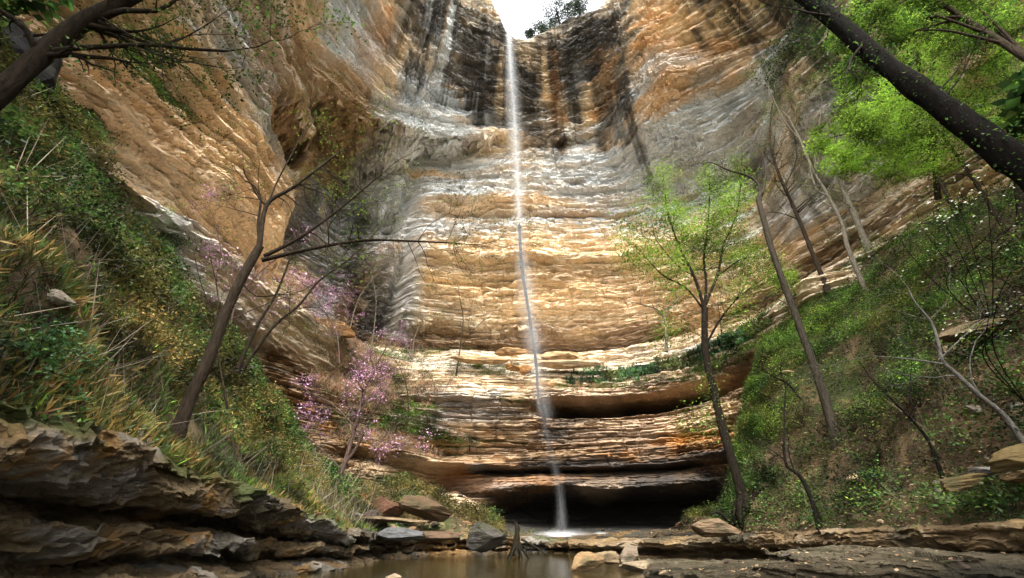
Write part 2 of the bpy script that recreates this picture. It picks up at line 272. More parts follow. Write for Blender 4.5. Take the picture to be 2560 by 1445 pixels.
# ------------------------------------------------------------------ rock colours (mineral stains fixed to the stone, recess shade painted in)
TAN = np.array([.60, .44, .28]); CREAM = np.array([.62, .52, .38]); GREY = np.array([.50, .52, .525]); DARK = np.array([.05, .046, .043])
RUST = np.array([.55, .25, .07]); BROWN = np.array([.17, .10, .048]); OLIVE = np.array([.13, .10, .035]); WHITE = np.array([.60, .585, .55]); SLATE = np.array([.13, .14, .145])
def blobs(lst, s, z):
    wx = (fbm2(s/4, z/1.0, 61, 5)-.5)*2.6; wy = (fbm2(s/4.5, z/.9, 67, 5)-.5)*2.6
    out = []
    for px, py, rx, ry, colr, st in lst:
        i, j = cliff_at(px, py); s0, z0, r0 = SG[i, j], ZB[i, j], RB[i, j]
        u = (s-s0)*(r0/30)/rx+wx*.9; v = (z-z0)/ry+wy*.9
        out.append((np.clip(1.25-np.sqrt(u*u+v*v), 0, 1)*st, colr))
    return out
def rock_color(s, z, X, Y, R, Rz):
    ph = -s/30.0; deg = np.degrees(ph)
    zz = z+1.6*(fbm2(s/16, z/9, 399, 3)-.5); n1 = fbm2(s/13, zz/1.5, 401, 5)*.62+.38*fbm2(s/4, zz/1.5, 404, 4); n2 = fbm2(s/1.6, z/.5, 402, 5); n3 = fbm2(s/14, zz/.8, 403, 5)
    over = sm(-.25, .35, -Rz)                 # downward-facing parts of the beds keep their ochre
    def mixc(c, t, k): t = np.clip(t, 0, 1)[..., None]; return c*(1-t)+k*t
    c = np.zeros(s.shape+(3,)); c[:] = TAN
    c = mixc(c, sm(.36, .60, n2)*.75, CREAM)
    # greys: by height
    g = sm(26, 34, z)*.95+sm(.1, 1, over)*-.0
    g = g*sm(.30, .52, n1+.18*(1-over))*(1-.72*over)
    g = g*np.where(deg > 128, .8, 1)
    c = mixc(c, sm(.44, .6, fbm2(s/10, zz/1.1, 461, 5))*sm(20, 24, z)*np.clip(sm(118, 130, deg)+sm(66, 50, deg), 0, 1)*.7, CREAM*1.03)
    c = mixc(c, g, GREY)
    c = mixc(c, .55*sm(.5, .7, n1)*sm(18, 20, z)*(1-sm(26, 30, z))*(1-over), GREY)
    # pale bench
    c = mixc(c, sm(12.8, 13.6, z)*(1-sm(17.4, 18.2, z))*.6, CREAM)
    c = mixc(c, sm(13.5, 14.5, z)*(1-sm(17.2, 18.0, z))*.4*sm(.45, .6, n1), WHITE)
    # lower beds: dark varnish, wet brown
    c = mixc(c, (1-sm(9.5, 13, z))*(.5+.9*sm(.42, .62, n2)), BROWN)
    c = mixc(c, (1-sm(13.5, 14.5, z))*sm(.52, .60, fbm2(s/6, zz/.22, 455, 4))*.75, DARK)
    c = mixc(c, (1-sm(5, 9.5, z))*.85, BROWN)
    c = mixc(c, (1-sm(.5, 5.5, z))*sm(.38, .6, n2)*.8, DARK)
    c = mixc(c, (1-sm(7, 11, z))*sm(.56, .68, fbm2(s/3, z/1.2, 410, 4))*.75, RUST*.7)
    c = mixc(c, (1-sm(1.5, 3.5, z))*sm(.5, .65, n1)*.7, OLIVE)
    # undersides brown
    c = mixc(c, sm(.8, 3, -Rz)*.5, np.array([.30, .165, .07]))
    al = sm(17.6, 18.1, z)*(1-sm(20.0, 20.9, z))*(1-sm(126, 134, deg)); c = mixc(c, al*.85, np.array([.22, .15, .085])*(1+0*al[..., None]))  # alcove undercut: shade below the lip painted in as brown
    c = mixc(c, al*(1-sm(18.2, 19.0, z))*.8, np.array([.09, .065, .045]))  # deepest alcove shade, painted darker along its foot
    c = mixc(c, sm(9.9, 10.3, z)*(1-sm(11.3, 11.9, z))*sm(43.0, 44.5, np.hypot(X, Y))*.9, np.array([.05, .035, .025]))  # shade inside the recess right of the falls, put into the colour
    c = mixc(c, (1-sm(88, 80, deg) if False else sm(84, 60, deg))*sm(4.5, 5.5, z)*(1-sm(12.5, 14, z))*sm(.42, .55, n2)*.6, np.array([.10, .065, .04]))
    c = mixc(c, sm(33.5, 37, R*np.sin(ph)*0+R*0+np.hypot(X, Y))*(1-sm(4.3, 5, z))*.9, np.array([.03, .032, .03]))  # cave interior painted near black to stand for its shade
    for wgt, k in blobs(BL, s, z): c = mixc(c, wgt, COL[k])
    # vertical seepage streaks
    st = np.zeros_like(s)
    for px, py, rx, z0, z1, dens, k in STREAK:
        i, j = cliff_at(px, py); u = (s-SG[i, j])*(RB[i, j]/30)/rx
        m = np.clip(1.35-np.abs(u), 0, 1)*sm(z0, z0+2.5, z+2.2*vn2(s/1.1, z*0, 431))*(1-sm(z1-3, z1, z))
        sw = s+.5*(fbm2(s/3, z/5, 439, 3)-.5)+px*.01; f = vn2(sw/2.3, z/17, 440)*.5+vn2(sw/.85, z/9, 441)*.32+vn2(sw/.3, z/5, 442)*.18+.30*(n2-.5)
        c = mixc(c, m*sm(dens-.10, dens+.12, f)*.80, COL[k])
    c = c*(.72+.60*n3)[..., None]*(.82+.36*fbm2(s/1.6, z/.16, 450, 4))[..., None]
    return c
COL = dict(T=TAN, C=CREAM, G=GREY, D=DARK, R=RUST, B=BROWN, O=OLIVE, W=WHITE, S=SLATE, Y=np.array([.68, .52, .33]), P=np.array([.46, .34, .24]), H=np.array([.075, .07, .066]), U=np.array([.27, .175, .09]))
BL = [
 # left wall: one broad orange face
 (330,170,7,5,'T',.8),(450,260,8,5,'T',1),(560,330,7,5,'Y',1),(640,450,6,5,'T',1),(690,540,5,4,'Y',.9),(520,420,7,3,'T',1),(400,330,7,3,'T',.9),
 (420,600,3,1.6,'W',.9),(560,690,6,1.6,'W',.9),(700,790,6,1.5,'C',1),(480,640,3,1.2,'W',.8),(790,870,3,1.2,'C',1),(640,720,3,.8,'Y',.7),
 (600,170,7,3,'G',.9),(680,100,8,3,'G',.9),(700,250,6,3,'G',.8),(640,50,9,3,'P',.8),(820,40,9,4,'G',1),(900,120,9,3.5,'G',1.1),(1000,50,5,4,'C',.8),(760,20,8,2,'T',.8),(1000,210,6,1.4,'G',1),(1120,260,7,1.4,'G',1),(1180,290,6,1.2,'G',.9),
 (960,90,2.5,5,'R',.5),(990,150,1.5,6,'Y',.8),
 # overhanging ribs
 (780,150,6,1.6,'T',.9),(880,240,6,1.6,'T',.9),(1000,300,6,1.2,'T',.8),(1150,335,6,.9,'Y',.8),(1240,350,5,.9,'Y',.8),(1100,180,5,1.2,'T',.8),(1180,205,3,.8,'R',.4),
 # recess left of the falls
 (760,330,6,3,'U',1),(900,370,6,3.5,'U',1),(820,290,6,3.5,'U',1),(960,340,4,3,'U',1),(700,290,5,3,'U',1),(860,420,5,2,'U',.8),(800,520,3,4,'S',.8),(870,520,2,5,'S',.8),(900,480,1.5,5,'G',.7),(830,640,4,4,'G',.8),(800,600,3,3,'S',.4),
 (930,680,4,3.5,'B',1.2),(880,700,3,4,'B',1.1),(960,720,3,3,'D',.7),(900,720,2.5,3,'H',.6),(940,620,2,1.5,'B',.9),(985,700,1,3,'S',.7),(860,690,1.3,3,'G',.9),
 (970,520,2.4,8,'W',1.25),(1000,620,2.6,6,'W',1.25),(950,470,2,3,'W',1),(1020,720,1.8,3,'W',.95),(1000,470,3,3,'G',.9),(1010,780,2,1.2,'C',.9),
 # central wall
 (1120,400,7,2.2,'G',.95),(1050,380,5,2,'G',.9),(1200,450,6,1.6,'G',.7),(1100,460,5,1.2,'G',.7),(1120,425,5,.6,'T',1),(1200,500,5,.9,'T',.8),(1350,505,7,1.2,'T',.8),(1600,490,8,.9,'P',.8),
 (1100,560,6,1.5,'G',.7),(1200,600,4,1,'Y',.7),(1150,700,7,2.6,'Y',1),(1300,740,8,2.5,'Y',1),(1450,720,8,2.5,'Y',1),(1560,720,6,3,'T',.8),(1400,600,8,2,'Y',.7),(1600,620,6,2,'Y',.8),
 (1420,800,8,.8,'Y',.8),(1500,850,8,.9,'P',.7),(1780,790,5,1.6,'T',.8),(1250,830,7,1,'C',.7),(1750,850,5,.6,'W',.8),
 (1650,330,9,5,'G',1),(1800,300,8,6,'G',1),(1750,400,8,3.5,'G',1),(1550,420,7,3,'G',.8),(1450,400,6,2.5,'G',.9),(1400,440,6,2,'G',.6),(1900,420,6,3,'G',.8),(2050,430,5,3,'G',.7),(2200,420,5,3,'G',.8),
 (1700,200,5,1.5,'Y',.9),(1800,170,6,1.6,'P',.7),(1650,210,3,1.5,'R',.4),
 # dark brow each side of the lip
 (1120,60,4,6,'H',.95),(1180,120,4.5,7,'H',.85),(1240,170,3.5,7,'D',.95),(1060,70,2.5,7,'D',.6),(1220,250,3,5,'D',.6),(1100,150,3,4,'G',.5),
 (1330,160,3,6,'H',1),(1400,110,5,8,'H',1),(1450,60,4,5,'H',.9),(1480,150,4,6,'H',.85),(1520,90,3,6,'H',.7),(1420,230,3,4,'S',.8),(1330,230,2,5,'D',.8),(1330,110,2,2,'Y',.5),
 (1375,200,.8,5,'R',.95),(1380,270,.8,5,'R',.9),(1510,250,2.5,4,'Y',1),(1500,235,2,4,'R',.55),(1450,280,2,3,'Y',.6),(1550,300,1.5,3,'S',.7),(1330,280,1.5,3,'D',.7),
 (1590,60,2.5,6,'Y',.7),(1650,50,3.5,4,'R',.7),(1740,60,5,4,'R',.8),(1720,30,4,4,'Y',.9),(1820,60,5,3,'Y',.9),(1800,90,3,1.3,'R',.5),(1640,120,3,2.5,'P',.7),(1840,80,3,1.5,'D',.45),
 (1980,100,5,6,'S',.7),(2000,200,4,5,'P',.7),(2090,210,3,3,'R',.4),(2250,120,5,5,'P',.6),(2450,200,5,5,'R',.45),(2500,80,5,5,'T',.6),
 (1950,500,4,2,'P',.6),(2080,360,3,3,'P',.7),(2350,465,6,1.3,'Y',1),(2200,500,6,1.5,'Y',.9),(1990,590,7,1.5,'T',.9),(1900,560,6,1.5,'G',.6),(2100,560,6,.6,'D',.6),(2260,520,6,.9,'D',.8),(2050,470,5,2,'G',.6),(2050,300,8,4,'G',.9),(1980,220,8,3,'C',.8),(2200,330,8,4,'G',.8),(2350,350,8,3,'C',.6),(1880,200,7,2,'G',.8),
 # stepped beds below the alcove
 (1200,950,6,1.3,'Y',.7),(1150,1000,6,1,'G',.5),(1290,960,5,1.2,'Y',.6),(1450,960,7,.8,'P',.7),(1130,1060,5,1,'G',.7),(1200,1070,5,1.2,'Y',.6),(1250,1130,6,.5,'T',.8),(1500,1060,8,1.5,'P',.5),
 (1420,1060,3,1,'H',.9),(1650,1070,5,1.5,'P',.6),(1750,1050,4,1.2,'Y',.5),(1200,1158,7,.35,'S',1),(1400,1150,8,.6,'H',.9),(1650,1150,8,.8,'H',.9),
 (1130,1205,3.0,1.2,'R',1.2),(1130,1230,2.5,.8,'T',.8),(1100,1180,2.5,.8,'Y',.7),(1180,1205,3,.9,'G',.5),(1280,1200,4,1,'R',.45),(1000,1170,5,1.2,'Y',.6),(1400,1200,5,.8,'P',.5),(1600,1195,6,.8,'P',.3),
 (1740,1100,3,.8,'R',.6),(1300,1005,3,.5,'O',.6),
]
STREAK = [ (985,600,1.5,19,36,.30,'W'),(1015,700,1.2,19,29,.34,'W'),(880,690,3.6,17,28,.36,'B'),(960,730,2,17,24,.4,'H'),(830,540,4,24,36,.5,'S'),(905,520,1.1,24,35,.34,'D'),(850,640,2,18,34,.55,'G'), # px, py, half width, z from, z to, density threshold, colour
 (1120,170,6.5,44,61,.50,'D'),(1230,250,4,43,60,.42,'D'),(1060,90,3,44,62,.45,'D'),(1420,250,6,41,60,.47,'D'),(1560,330,3,36,48,.55,'D'),(1120,100,6,45,64,.70,'W'),(1180,180,5,44,60,.68,'Y'),
 (1330,250,4,43,56,.66,'Y'),(1700,50,4,44,62,.62,'D'),(1860,60,5,43,60,.55,'D'),(1950,60,6,36,60,.50,'D'),(2050,300,6,27,48,.62,'D'),(1780,440,7,30,36,.60,'H'),(2150,430,7,22,30,.58,'H'),
 (930,690,4,20,27,.5,'D'),(1140,150,6,44,60,.60,'G'),(1250,1030,6,6,12,.66,'H'),(1500,1190,9,3,7,.62,'D'),(1650,1190,9,3,7,.55,'D'),(850,560,6,24,36,.60,'H'),
]
dR = np.gradient(smooth_rows(RC, 5), axis=0); dZ = np.gradient(ZC, axis=0); Rz = dR/np.maximum(np.abs(dZ), .02)
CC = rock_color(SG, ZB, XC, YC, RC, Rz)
# ------------------------------------------------------------------ objects: the cliff, hillsides, ledges, pool
M_soil = mat_rock("soil", .12, .95, 1.6)
M_ledge = mat_rock("ledge stone", .14, .7, 2.2)
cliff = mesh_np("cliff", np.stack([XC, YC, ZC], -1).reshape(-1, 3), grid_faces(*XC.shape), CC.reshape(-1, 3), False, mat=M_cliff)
tag(cliff, kind="structure")
# plateau on top, from the rim outwards
t = np.linspace(0, 1, 12)[:, None]
Rp = RC[-1][None, :]*(1-t)+(RC[-1][None, :]+60)*t
Zp = ZC[-1][None, :]+t*3+(fbm2(Rp*np.cos(PH)/4, Rp*np.sin(PH)/4, 8)-.5)*2*t
Vp = np.stack([OX+Rp*np.cos(PH), OY+Rp*np.sin(PH), Zp], -1).reshape(-1, 3)
tag(mesh_np("plateau", Vp, grid_faces(12, NCOL), np.tile([.10, .09, .04], (len(Vp), 1)), mat=M_soil), kind="structure")

def catmull(P, n):
    P = np.asarray(P, float); k = len(P); t = np.linspace(0, k-1, n); i = np.minimum(t.astype(int), k-2); f = (t-i)[:, None]
    p1, p2 = P[i], P[i+1]; p0 = P[np.maximum(i-1, 0)]; p3 = P[np.minimum(i+2, k-1)]
    return .5*((2*p1)+(-p0+p2)*f+(2*p0-5*p1+4*p2-p3)*f*f+(-p0+3*p1-3*p2+p3)*f**3)
def normals_xy(C):
    d = np.gradient(C[:, :2], axis=0); d /= np.linalg.norm(d, axis=1)[:, None]+1e-9
    return np.stack([d[:, 1], -d[:, 0]], -1)
def hill(name, pairs, nu, nv, bulge, seed, tuck):
    B = catmull([p[0] for p in pairs], nu); T = catmull([p[1] for p in pairs], nu)
    T = T+(T-B)*np.array([1, 1, .35])*tuck
    v = np.linspace(0, 1, nv)[:, None, None]
    P = B[None]*(1-v)+T[None]*v
    vv = v[..., 0]
    P[..., 2] += bulge*np.sin(np.pi*np.clip(vv, 0, 1))
    x, y = P[..., 0], P[..., 1]
    amp = sm(0.0, .12, vv)
    P[..., 2] += ((fbm2(x/3.5, y/3.5, seed, 5)-.5)*2.4+(fbm2(x/.7, y/.7, seed+5, 3)-.5)*.35)*amp
    L = np.floor(P[..., 2]/1.1+fbm2(x/5, y/5, seed+9)*2); P[..., 2] += (hsh(L, L*0, L*0, seed)-.5)*.5*amp     # outcropping beds
    n1 = fbm2(x/2, y/2, seed+20, 4); n2 = fbm2(x/.4, y/.4, seed+21, 3)
    c = np.zeros(P.shape); c[:] = [.06, .042, .024]
    k = sm(.45, .62, n1)[..., None]; c = c*(1-k*.8)+np.array([.04, .05, .018])*k*.8
    k = sm(.52, .7, n2)[..., None]; c = c*(1-k*.7)+np.array([.15, .10, .055])*k*.7
    o = mesh_np(name, P.reshape(-1, 3), grid_faces(nv, nu), c.reshape(-1, 3), mat=M_soil); tag(o, kind="structure"); return P
HL = hill("hillside_left", [((-7.5,-3,2.8),(-19,-4,19)),((-6.9,3,2.6),(-18.5,5,18)),((-6.6,6,2.4),(-17.6,10,16.5)),((-6.6,8.5,2.2),(-16,13.5,13.6)),
 ((-6.5,11,1.9),(-13.8,17.6,9.6)),((-6.3,14.4,1.4),(-13,20.6,7.8)),((-5.8,17,.9),(-12.4,23,6)),((-5.9,19.5,.9),(-11.6,26,4)),((-5.4,22.5,.8),(-11,30,3.2)),
 ((-3.9,25.6,.7),(-7,33,2.9)),((0,27.8,.55),(-1,32,1.2))], 360, 150, .5, 700, .12)
HR = hill("hillside_right", [((10.8,-2,1.3),(21,-2,13)),((10.3,5,1.2),(21,7,13.5)),((9.8,10.4,1.06),(20.8,14,13.6)),((9.6,16,.95),(21.2,22.4,15.4)),
 ((8.7,21,.8),(19.6,28,15)),((9.5,22.4,.85),(18.6,31.0,14.2)),((9.6,23.6,.85),(17.0,31.0,9)),((9.6,25,.85),(15.9,30.4,5)),((9.2,26.6,.8),(14.6,30.6,2.2)),((7.5,28.2,.75),(12,33,1.2))], 360, 150, .3, 740, .14)

def bank(name, path, prof, seed, n=950, amp=1.0, joint=1.0, pal=None):
    """a rock bank: a path of edge points swept with a profile of (outward offset, share of the height)"""
    C = catmull(path, n); N = normals_xy(C); ln = np.concatenate([[0], np.cumsum(np.linalg.norm(np.diff(C, axis=0), axis=1))])
    pr = np.array(prof, float); d = np.concatenate([[0], np.cumsum(np.hypot(np.diff(pr[:, 0]), np.diff(pr[:, 1])*2.0))])
    m = 230; q = np.linspace(0, d[-1], m); off = np.interp(q, d, pr[:, 0])[:, None]; hh = np.interp(q, d, pr[:, 1])[:, None]
    und = pr[:, 2] if pr.shape[1] > 2 else None
    s = ln[None, :]; Z = hh*C[None, :, 2]
    dep = .55+.9*fbm2(s/3.1+seed, s*0, seed, 3)
    O = np.where(off < 0, off*dep, off)
    s2 = s+0*Z
    v1, e1 = strata(s2, Z, .42, seed+1, 1.5*joint); v2, e2 = strata(s2, Z, .15, seed+2, .6*joint)
    nz = fbm3(s2/.9, Z/.5, s2*0+seed, seed+3, 4)-.5
    O = O+amp*(cells(s2/1.7, Z/.30, seed+50, .8)*.36+cells(s2/.6, Z/.11, seed+51, .8)*.15+cells(s2/.17, Z/.07, seed+52, 1)*.05+v1*.45+v2*.14-(1-e1)*.12+nz*.3+(fbm2(s2/2.6, Z/3, seed+8, 3)-.5)*1.1)
    top = sm(.9, 1.0, hh)
    X = C[None, :, 0]+N[None, :, 0]*O; Y = C[None, :, 1]+N[None, :, 1]*O
    Z = Z+((fbm2(X/.8, Y/.8, seed+4, 4)-.5)*.2+cells(X/.7, Y/.7, seed+54, .9)*.16+cells(X/.22, Y/.22, seed+55, .9)*.05)*amp
    P = np.stack([X, Y, Z], -1)
    n1 = fbm3(s2/1.4, Z/.4, s2*0, seed+30, 4); n2 = fbm3(s2/.5, Z/1.2, s2*0, seed+31, 4)
    a, b, cc_, dd = pal or (np.array([.125, .09, .05]), np.array([.19, .175, .15]), np.array([.22, .125, .045]), np.array([.035, .03, .02]))
    c = np.zeros(P.shape); c[:] = a
    for k, colr in ((sm(.50, .62, n1), b), (sm(.56, .66, n2), cc_), (sm(.55, .68, fbm3(s2/2.2, Z/.8, s2*0, seed+33, 3)), dd)):
        c = c*(1-k[..., None]*.85)+colr*k[..., None]*.85
    ms = (0 if "right" in name or "shelf" in name else 1)*(sm(.86, .98, hh)*sm(.42, .56, fbm2(s2/1.1, hh*3, seed+40, 4)))[..., None]*.8; c = c*(1-ms)+np.array([.05, .065, .018])*ms
    c = c*(1-.5*sm(.25, 0, Z))[..., None]
    o = mesh_np(name, P.reshape(-1, 3), grid_faces(m, n), c.reshape(-1, 3), False, mat=M_ledge); tag(o, kind="structure"); return P
BKL = bank("rock_ledge_left", [(-7.2,-3,2.8),(-6.6,2,2.6),(-6.4,5.6,2.45),(-6.35,8.2,2.25),(-6.2,11,1.95),(-6,14.2,1.5),(-5.3,16.8,1.0),(-5.4,19.6,.95),(-4.9,22.5,.85),(-3.4,25.4,.75),(0,27.3,.65),(3,28.6,.55)],
     [(.5,-.5),(.35,-.02),(-.1,.1),(-1.1,.16),(-1.4,.26),(-.25,.33),(-.15,.46),(-1.3,.50),(-1.9,.66),(-.2,.70),(.05,.80),(.12,.9),(0,1.0),(-.5,1.04),(-1.6,1.05)], 810)
BKR = bank("rock_ledge_right", [(1.6,27.6,.5),(3.6,25.2,.55),(5.4,23.2,.6),(7.4,21,.78),(8.8,18,.9),(9.2,15.5,.98),(9.4,10.2,1.08),(9.9,5,1.2),(10.4,-2,1.3)],
     [(.1,-.9),(0,-.02),(-.5,.05),(-1.1,.2),(-1.2,.45),(.0,.58),(.12,.75),(.1,.9),(0,1.0),(-.5,1.05),(-1.8,1.08),(-3.5,1.1),(-6.5,1.12)], 830, amp=.6, pal=(np.array([.16, .11, .06]), np.array([.26, .20, .13]), np.array([.22, .15, .07]), np.array([.05, .045, .03])))
BSR = bank("rock_shelf_right", [(4.6,19,.12),(3.9,15,.14),(3.4,11,.22),(4.8,9.2,.42),(6.6,8.8,.52),(8.6,8.4,.58),(11,5,.6)],
     [(.3,-3),(.2,-.1),(0,.3),(.0,.8),(-.1,1.0),(-1.2,1.02),(-1.25,1.08),(-3,1.1),(-5.5,1.1)], 850, amp=.45, pal=(np.array([.06, .048, .03]), np.array([.11, .092, .06]), np.array([.045, .04, .02]), np.array([.02, .018, .012])))
BSF = bank("rock_shelf_falls", [(-4,27.5,.5),(-.8,28.6,.6),(1.4,29.4,.62),(3.2,29.6,.66),(5,29.0,.72),(7.5,27.6,.85),(9.5,25.5,.9)],
     [(.5,-1.2),(.1,-.1),(-.5,.1),(-.7,.4),(0,.55),(.1,.8),(0,1.0),(-.8,1.05),(-2.2,1.15),(-4.5,1.3)], 870, amp=.45, pal=(np.array([.07, .05, .028]), np.array([.06, .055, .042]), np.array([.14, .085, .03]), np.array([.022, .02, .016])))
# stream bed and pool
gx, gy = np.meshgrid(np.linspace(-16, 24, 200), np.linspace(-12, 34, 220))
gz = -.65+(fbm2(gx/1.7, gy/1.7, 90, 5)-.5)*.7
gc = np.zeros(gx.shape+(3,)); gc[:] = [.20, .12, .04]; k = sm(.45, .6, fbm2(gx/1.2, gy/.6, 93, 4))[..., None]; gc = gc*(1-k)+np.array([.07, .065, .025])*k
tag(mesh_np("pool_bed", np.stack([gx, gy, gz], -1).reshape(-1, 3), grid_faces(220, 200), gc.reshape(-1, 3), mat=M_soil), kind="structure")
G = 4000
tag(mesh_np("ground", np.array([[-G, -G, -2.2], [G, -G, -2.2], [G, G, -2.2], [-G, G, -2.2]]), [[0, 1, 2, 3]], np.tile([.08, .08, .04], (4, 1)), mat=M_soil), kind="structure")
mw = bpy.data.materials.new("water"); mw.use_nodes = True; n = mw.node_tree; b = n.nodes["Principled BSDF"]
b.inputs["Base Color"].default_value = (.06, .045, .016, 1); b.inputs["Roughness"].default_value = .06; b.inputs["IOR"].default_value = 1.33
b.inputs["Transmission Weight"].default_value = .45
tc = n.nodes.new("ShaderNodeTexCoord"); mp = n.nodes.new("ShaderNodeMapping"); mp.inputs["Scale"].default_value = (1.3, 3.6, 1)
nz = n.nodes.new("ShaderNodeTexNoise"); nz.inputs["Scale"].default_value = 1.5; nz.inputs["Detail"].default_value = 4
bu = n.nodes.new("ShaderNodeBump"); bu.inputs["Strength"].default_value = .17; bu.inputs["Distance"].default_value = .06
n.links.new(tc.outputs["Object"], mp.inputs[0]); n.links.new(mp.outputs[0], nz.inputs[0]); n.links.new(nz.outputs["Fac"], bu.inputs["Height"]); n.links.new(bu.outputs[0], b.inputs["Normal"])
tag(mesh_np("pool_water", np.array([[-15, -10, 0], [22, -10, 0], [22, 32, 0], [-15, 32, 0.]]), [[0, 1, 2, 3]], None, mat=mw), kind="structure")

# ------------------------------------------------------------------ ray look-ups on the setting
from mathutils.bvhtree import BVHTree
def coarse(P, st):
    Q = P[::st, ::st]; return Q.reshape(-1, 3), grid_faces(*Q.shape[:2])
_v, _f = [], []; base = 0
for P, st in ((np.stack([XC, YC, ZC], -1), 4), (HL, 2), (HR, 2)):
    v, f = coarse(P, st); _v.append(v); _f.append(f+base); base += len(v)
BV = BVHTree.FromPolygons([tuple(x) for x in np.concatenate(_v)], [tuple(int(i) for i in x) for x in np.concatenate(_f)])
_hv = []; _hf = []; base = 0
for P in (HL, HR):
    v, f = coarse(P, 2); _hv.append(v); _hf.append(f+base); base += len(v)
BH = BVHTree.FromPolygons([tuple(x) for x in np.concatenate(_hv)], [tuple(int(i) for i in x) for x in np.concatenate(_hf)])
def hit(px, py):               # where the setting stands in that direction
    r = BV.ray_cast(Vector((0, 0, EYE)), Vector(ray(px, py)).normalized())
    return np.array(r[0]) if r[0] is not None else aty(px, py, 20)
def ground_z(x, y, dflt=0.5):
    r = BH.ray_cast(Vector((x, y, 40)), Vector((0, 0, -1)))
    return r[0][2] if r[0] is not None else dflt
# ------------------------------------------------------------------ plant materials
def mat_leaf(name, trans=.35, rough=.55):
    m = bpy.data.materials.new(name); m.use_nodes = True; n = m.node_tree; b = n.nodes["Principled BSDF"]; out = n.nodes["Material Output"]
    a = n.nodes.new("ShaderNodeAttribute"); a.attribute_name = "Col"
    tc = n.nodes.new("ShaderNodeTexCoord"); nz = n.nodes.new("ShaderNodeTexNoise"); nz.inputs["Scale"].default_value = 2.2; n.links.new(tc.outputs["Object"], nz.inputs[0])
    r = n.nodes.new("ShaderNodeMapRange"); r.inputs[1].default_value = .35; r.inputs[2].default_value = .65; r.inputs[3].default_value = .75; r.inputs[4].default_value = 1.2
    n.links.new(nz.outputs["Fac"], r.inputs[0])
    vm = n.nodes.new("ShaderNodeVectorMath"); vm.operation = 'SCALE'; n.links.new(a.outputs["Color"], vm.inputs[0]); n.links.new(r.outputs[0], vm.inputs["Scale"])
    n.links.new(vm.outputs[0], b.inputs["Base Color"]); b.inputs["Roughness"].default_value = rough; b.inputs["Specular IOR Level"].default_value = .25
    t = n.nodes.new("ShaderNodeBsdfTranslucent"); n.links.new(vm.outputs[0], t.inputs[0])
    mx = n.nodes.new("ShaderNodeMixShader"); mx.inputs[0].default_value = trans
    n.links.new(b.outputs[0], mx.inputs[1]); n.links.new(t.outputs[0], mx.inputs[2]); n.links.new(mx.outputs[0], out.inputs[0])
    return m
def mat_bark(name):
    m = bpy.data.materials.new(name); m.use_nodes = True; n = m.node_tree; b = n.nodes["Principled BSDF"]
    a = n.nodes.new("ShaderNodeAttribute"); a.attribute_name = "Col"
    tc = n.nodes.new("ShaderNodeTexCoord"); mp = n.nodes.new("ShaderNodeMapping"); mp.inputs["Scale"].default_value = (14, 14, 3.5)
    nz = n.nodes.new("ShaderNodeTexNoise"); nz.inputs["Scale"].default_value = 1.3; nz.inputs["Detail"].default_value = 7; nz.inputs["Roughness"].default_value = .7
    n.links.new(tc.outputs["Object"], mp.inputs[0]); n.links.new(mp.outputs[0], nz.inputs[0])
    r = n.nodes.new("ShaderNodeMapRange"); r.inputs[1].default_value = .3; r.inputs[2].default_value = .7; r.inputs[3].default_value = .35; r.inputs[4].default_value = 1.5
    n.links.new(nz.outputs["Fac"], r.inputs[0])
    vm = n.nodes.new("ShaderNodeVectorMath"); vm.operation = 'SCALE'; n.links.new(a.outputs["Color"], vm.inputs[0]); n.links.new(r.outputs[0], vm.inputs["Scale"])
    n.links.new(vm.outputs[0], b.inputs["Base Color"]); b.inputs["Roughness"].default_value = .95; b.inputs["Specular IOR Level"].default_value = .05
    bu = n.nodes.new("ShaderNodeBump"); bu.inputs["Distance"].default_value = .09; n.links.new(nz.outputs["Fac"], bu.inputs["Height"]); n.links.new(bu.outputs[0], b.inputs["Normal"])
    return m
M_leaf = mat_leaf("foliage"); M_petal = mat_leaf("petals", .25, .6); M_dry = mat_leaf("dry leaves", .1, .8); M_bark = mat_bark("bark")

def leaves(name, P, size, cols, mat, parent=None, aspect=1.7, up=.4, jit=.28, direc=None, patch=0.0):
    """one small pointed leaf per point; P (n,3); size m; cols: list of base colours picked at random per leaf"""
    n = len(P); P = np.asarray(P, float); size = np.asarray(size)*rng.uniform(.6, 1.35, n)
    nrm = rng.normal(size=(n, 3)); nrm[:, 2] = np.abs(nrm[:, 2])+up*2; nrm /= np.linalg.norm(nrm, axis=1)[:, None]
    a = rng.normal(size=(n, 3)) if direc is None else direc+rng.normal(size=(n, 3))*.45
    if direc is None: a -= nrm*(a*nrm).sum(1)[:, None]
    a /= np.linalg.norm(a, axis=1)[:, None]+1e-9
    b = np.cross(nrm, a); b /= np.linalg.norm(b, axis=1)[:, None]+1e-9
    L = a*(size)[:, None]; Wd = b*(size/aspect*.5)[:, None]
    V = np.stack([P, P+L*.5+Wd, P+L, P+L*.5-Wd], 1).reshape(-1, 3)
    F = np.arange(4*n).reshape(n, 4)
    cols = np.asarray(cols, float); c = cols[rng.integers(0, len(cols), n)]*rng.uniform(1-jit, 1+jit, n)[:, None]
    pn = fbm3(P[:, 0]/1.1+3, P[:, 1]/1.1, P[:, 2]/.9, 88, 3); c = c*(.25+1.5*sm(.25, .75, pn))[:, None]; hn = sm(.5, .66, fbm3(P[:, 0]/2.3, P[:, 1]/2.3+9, P[:, 2]/2, 89, 2))[:, None]*patch; c = c*(1-hn)+c.mean(1, keepdims=True)*np.array([1.55, 1.15, .35])*hn
    return mesh_np(name, V, F, np.repeat(c, 4, 0), False, mat, parent)

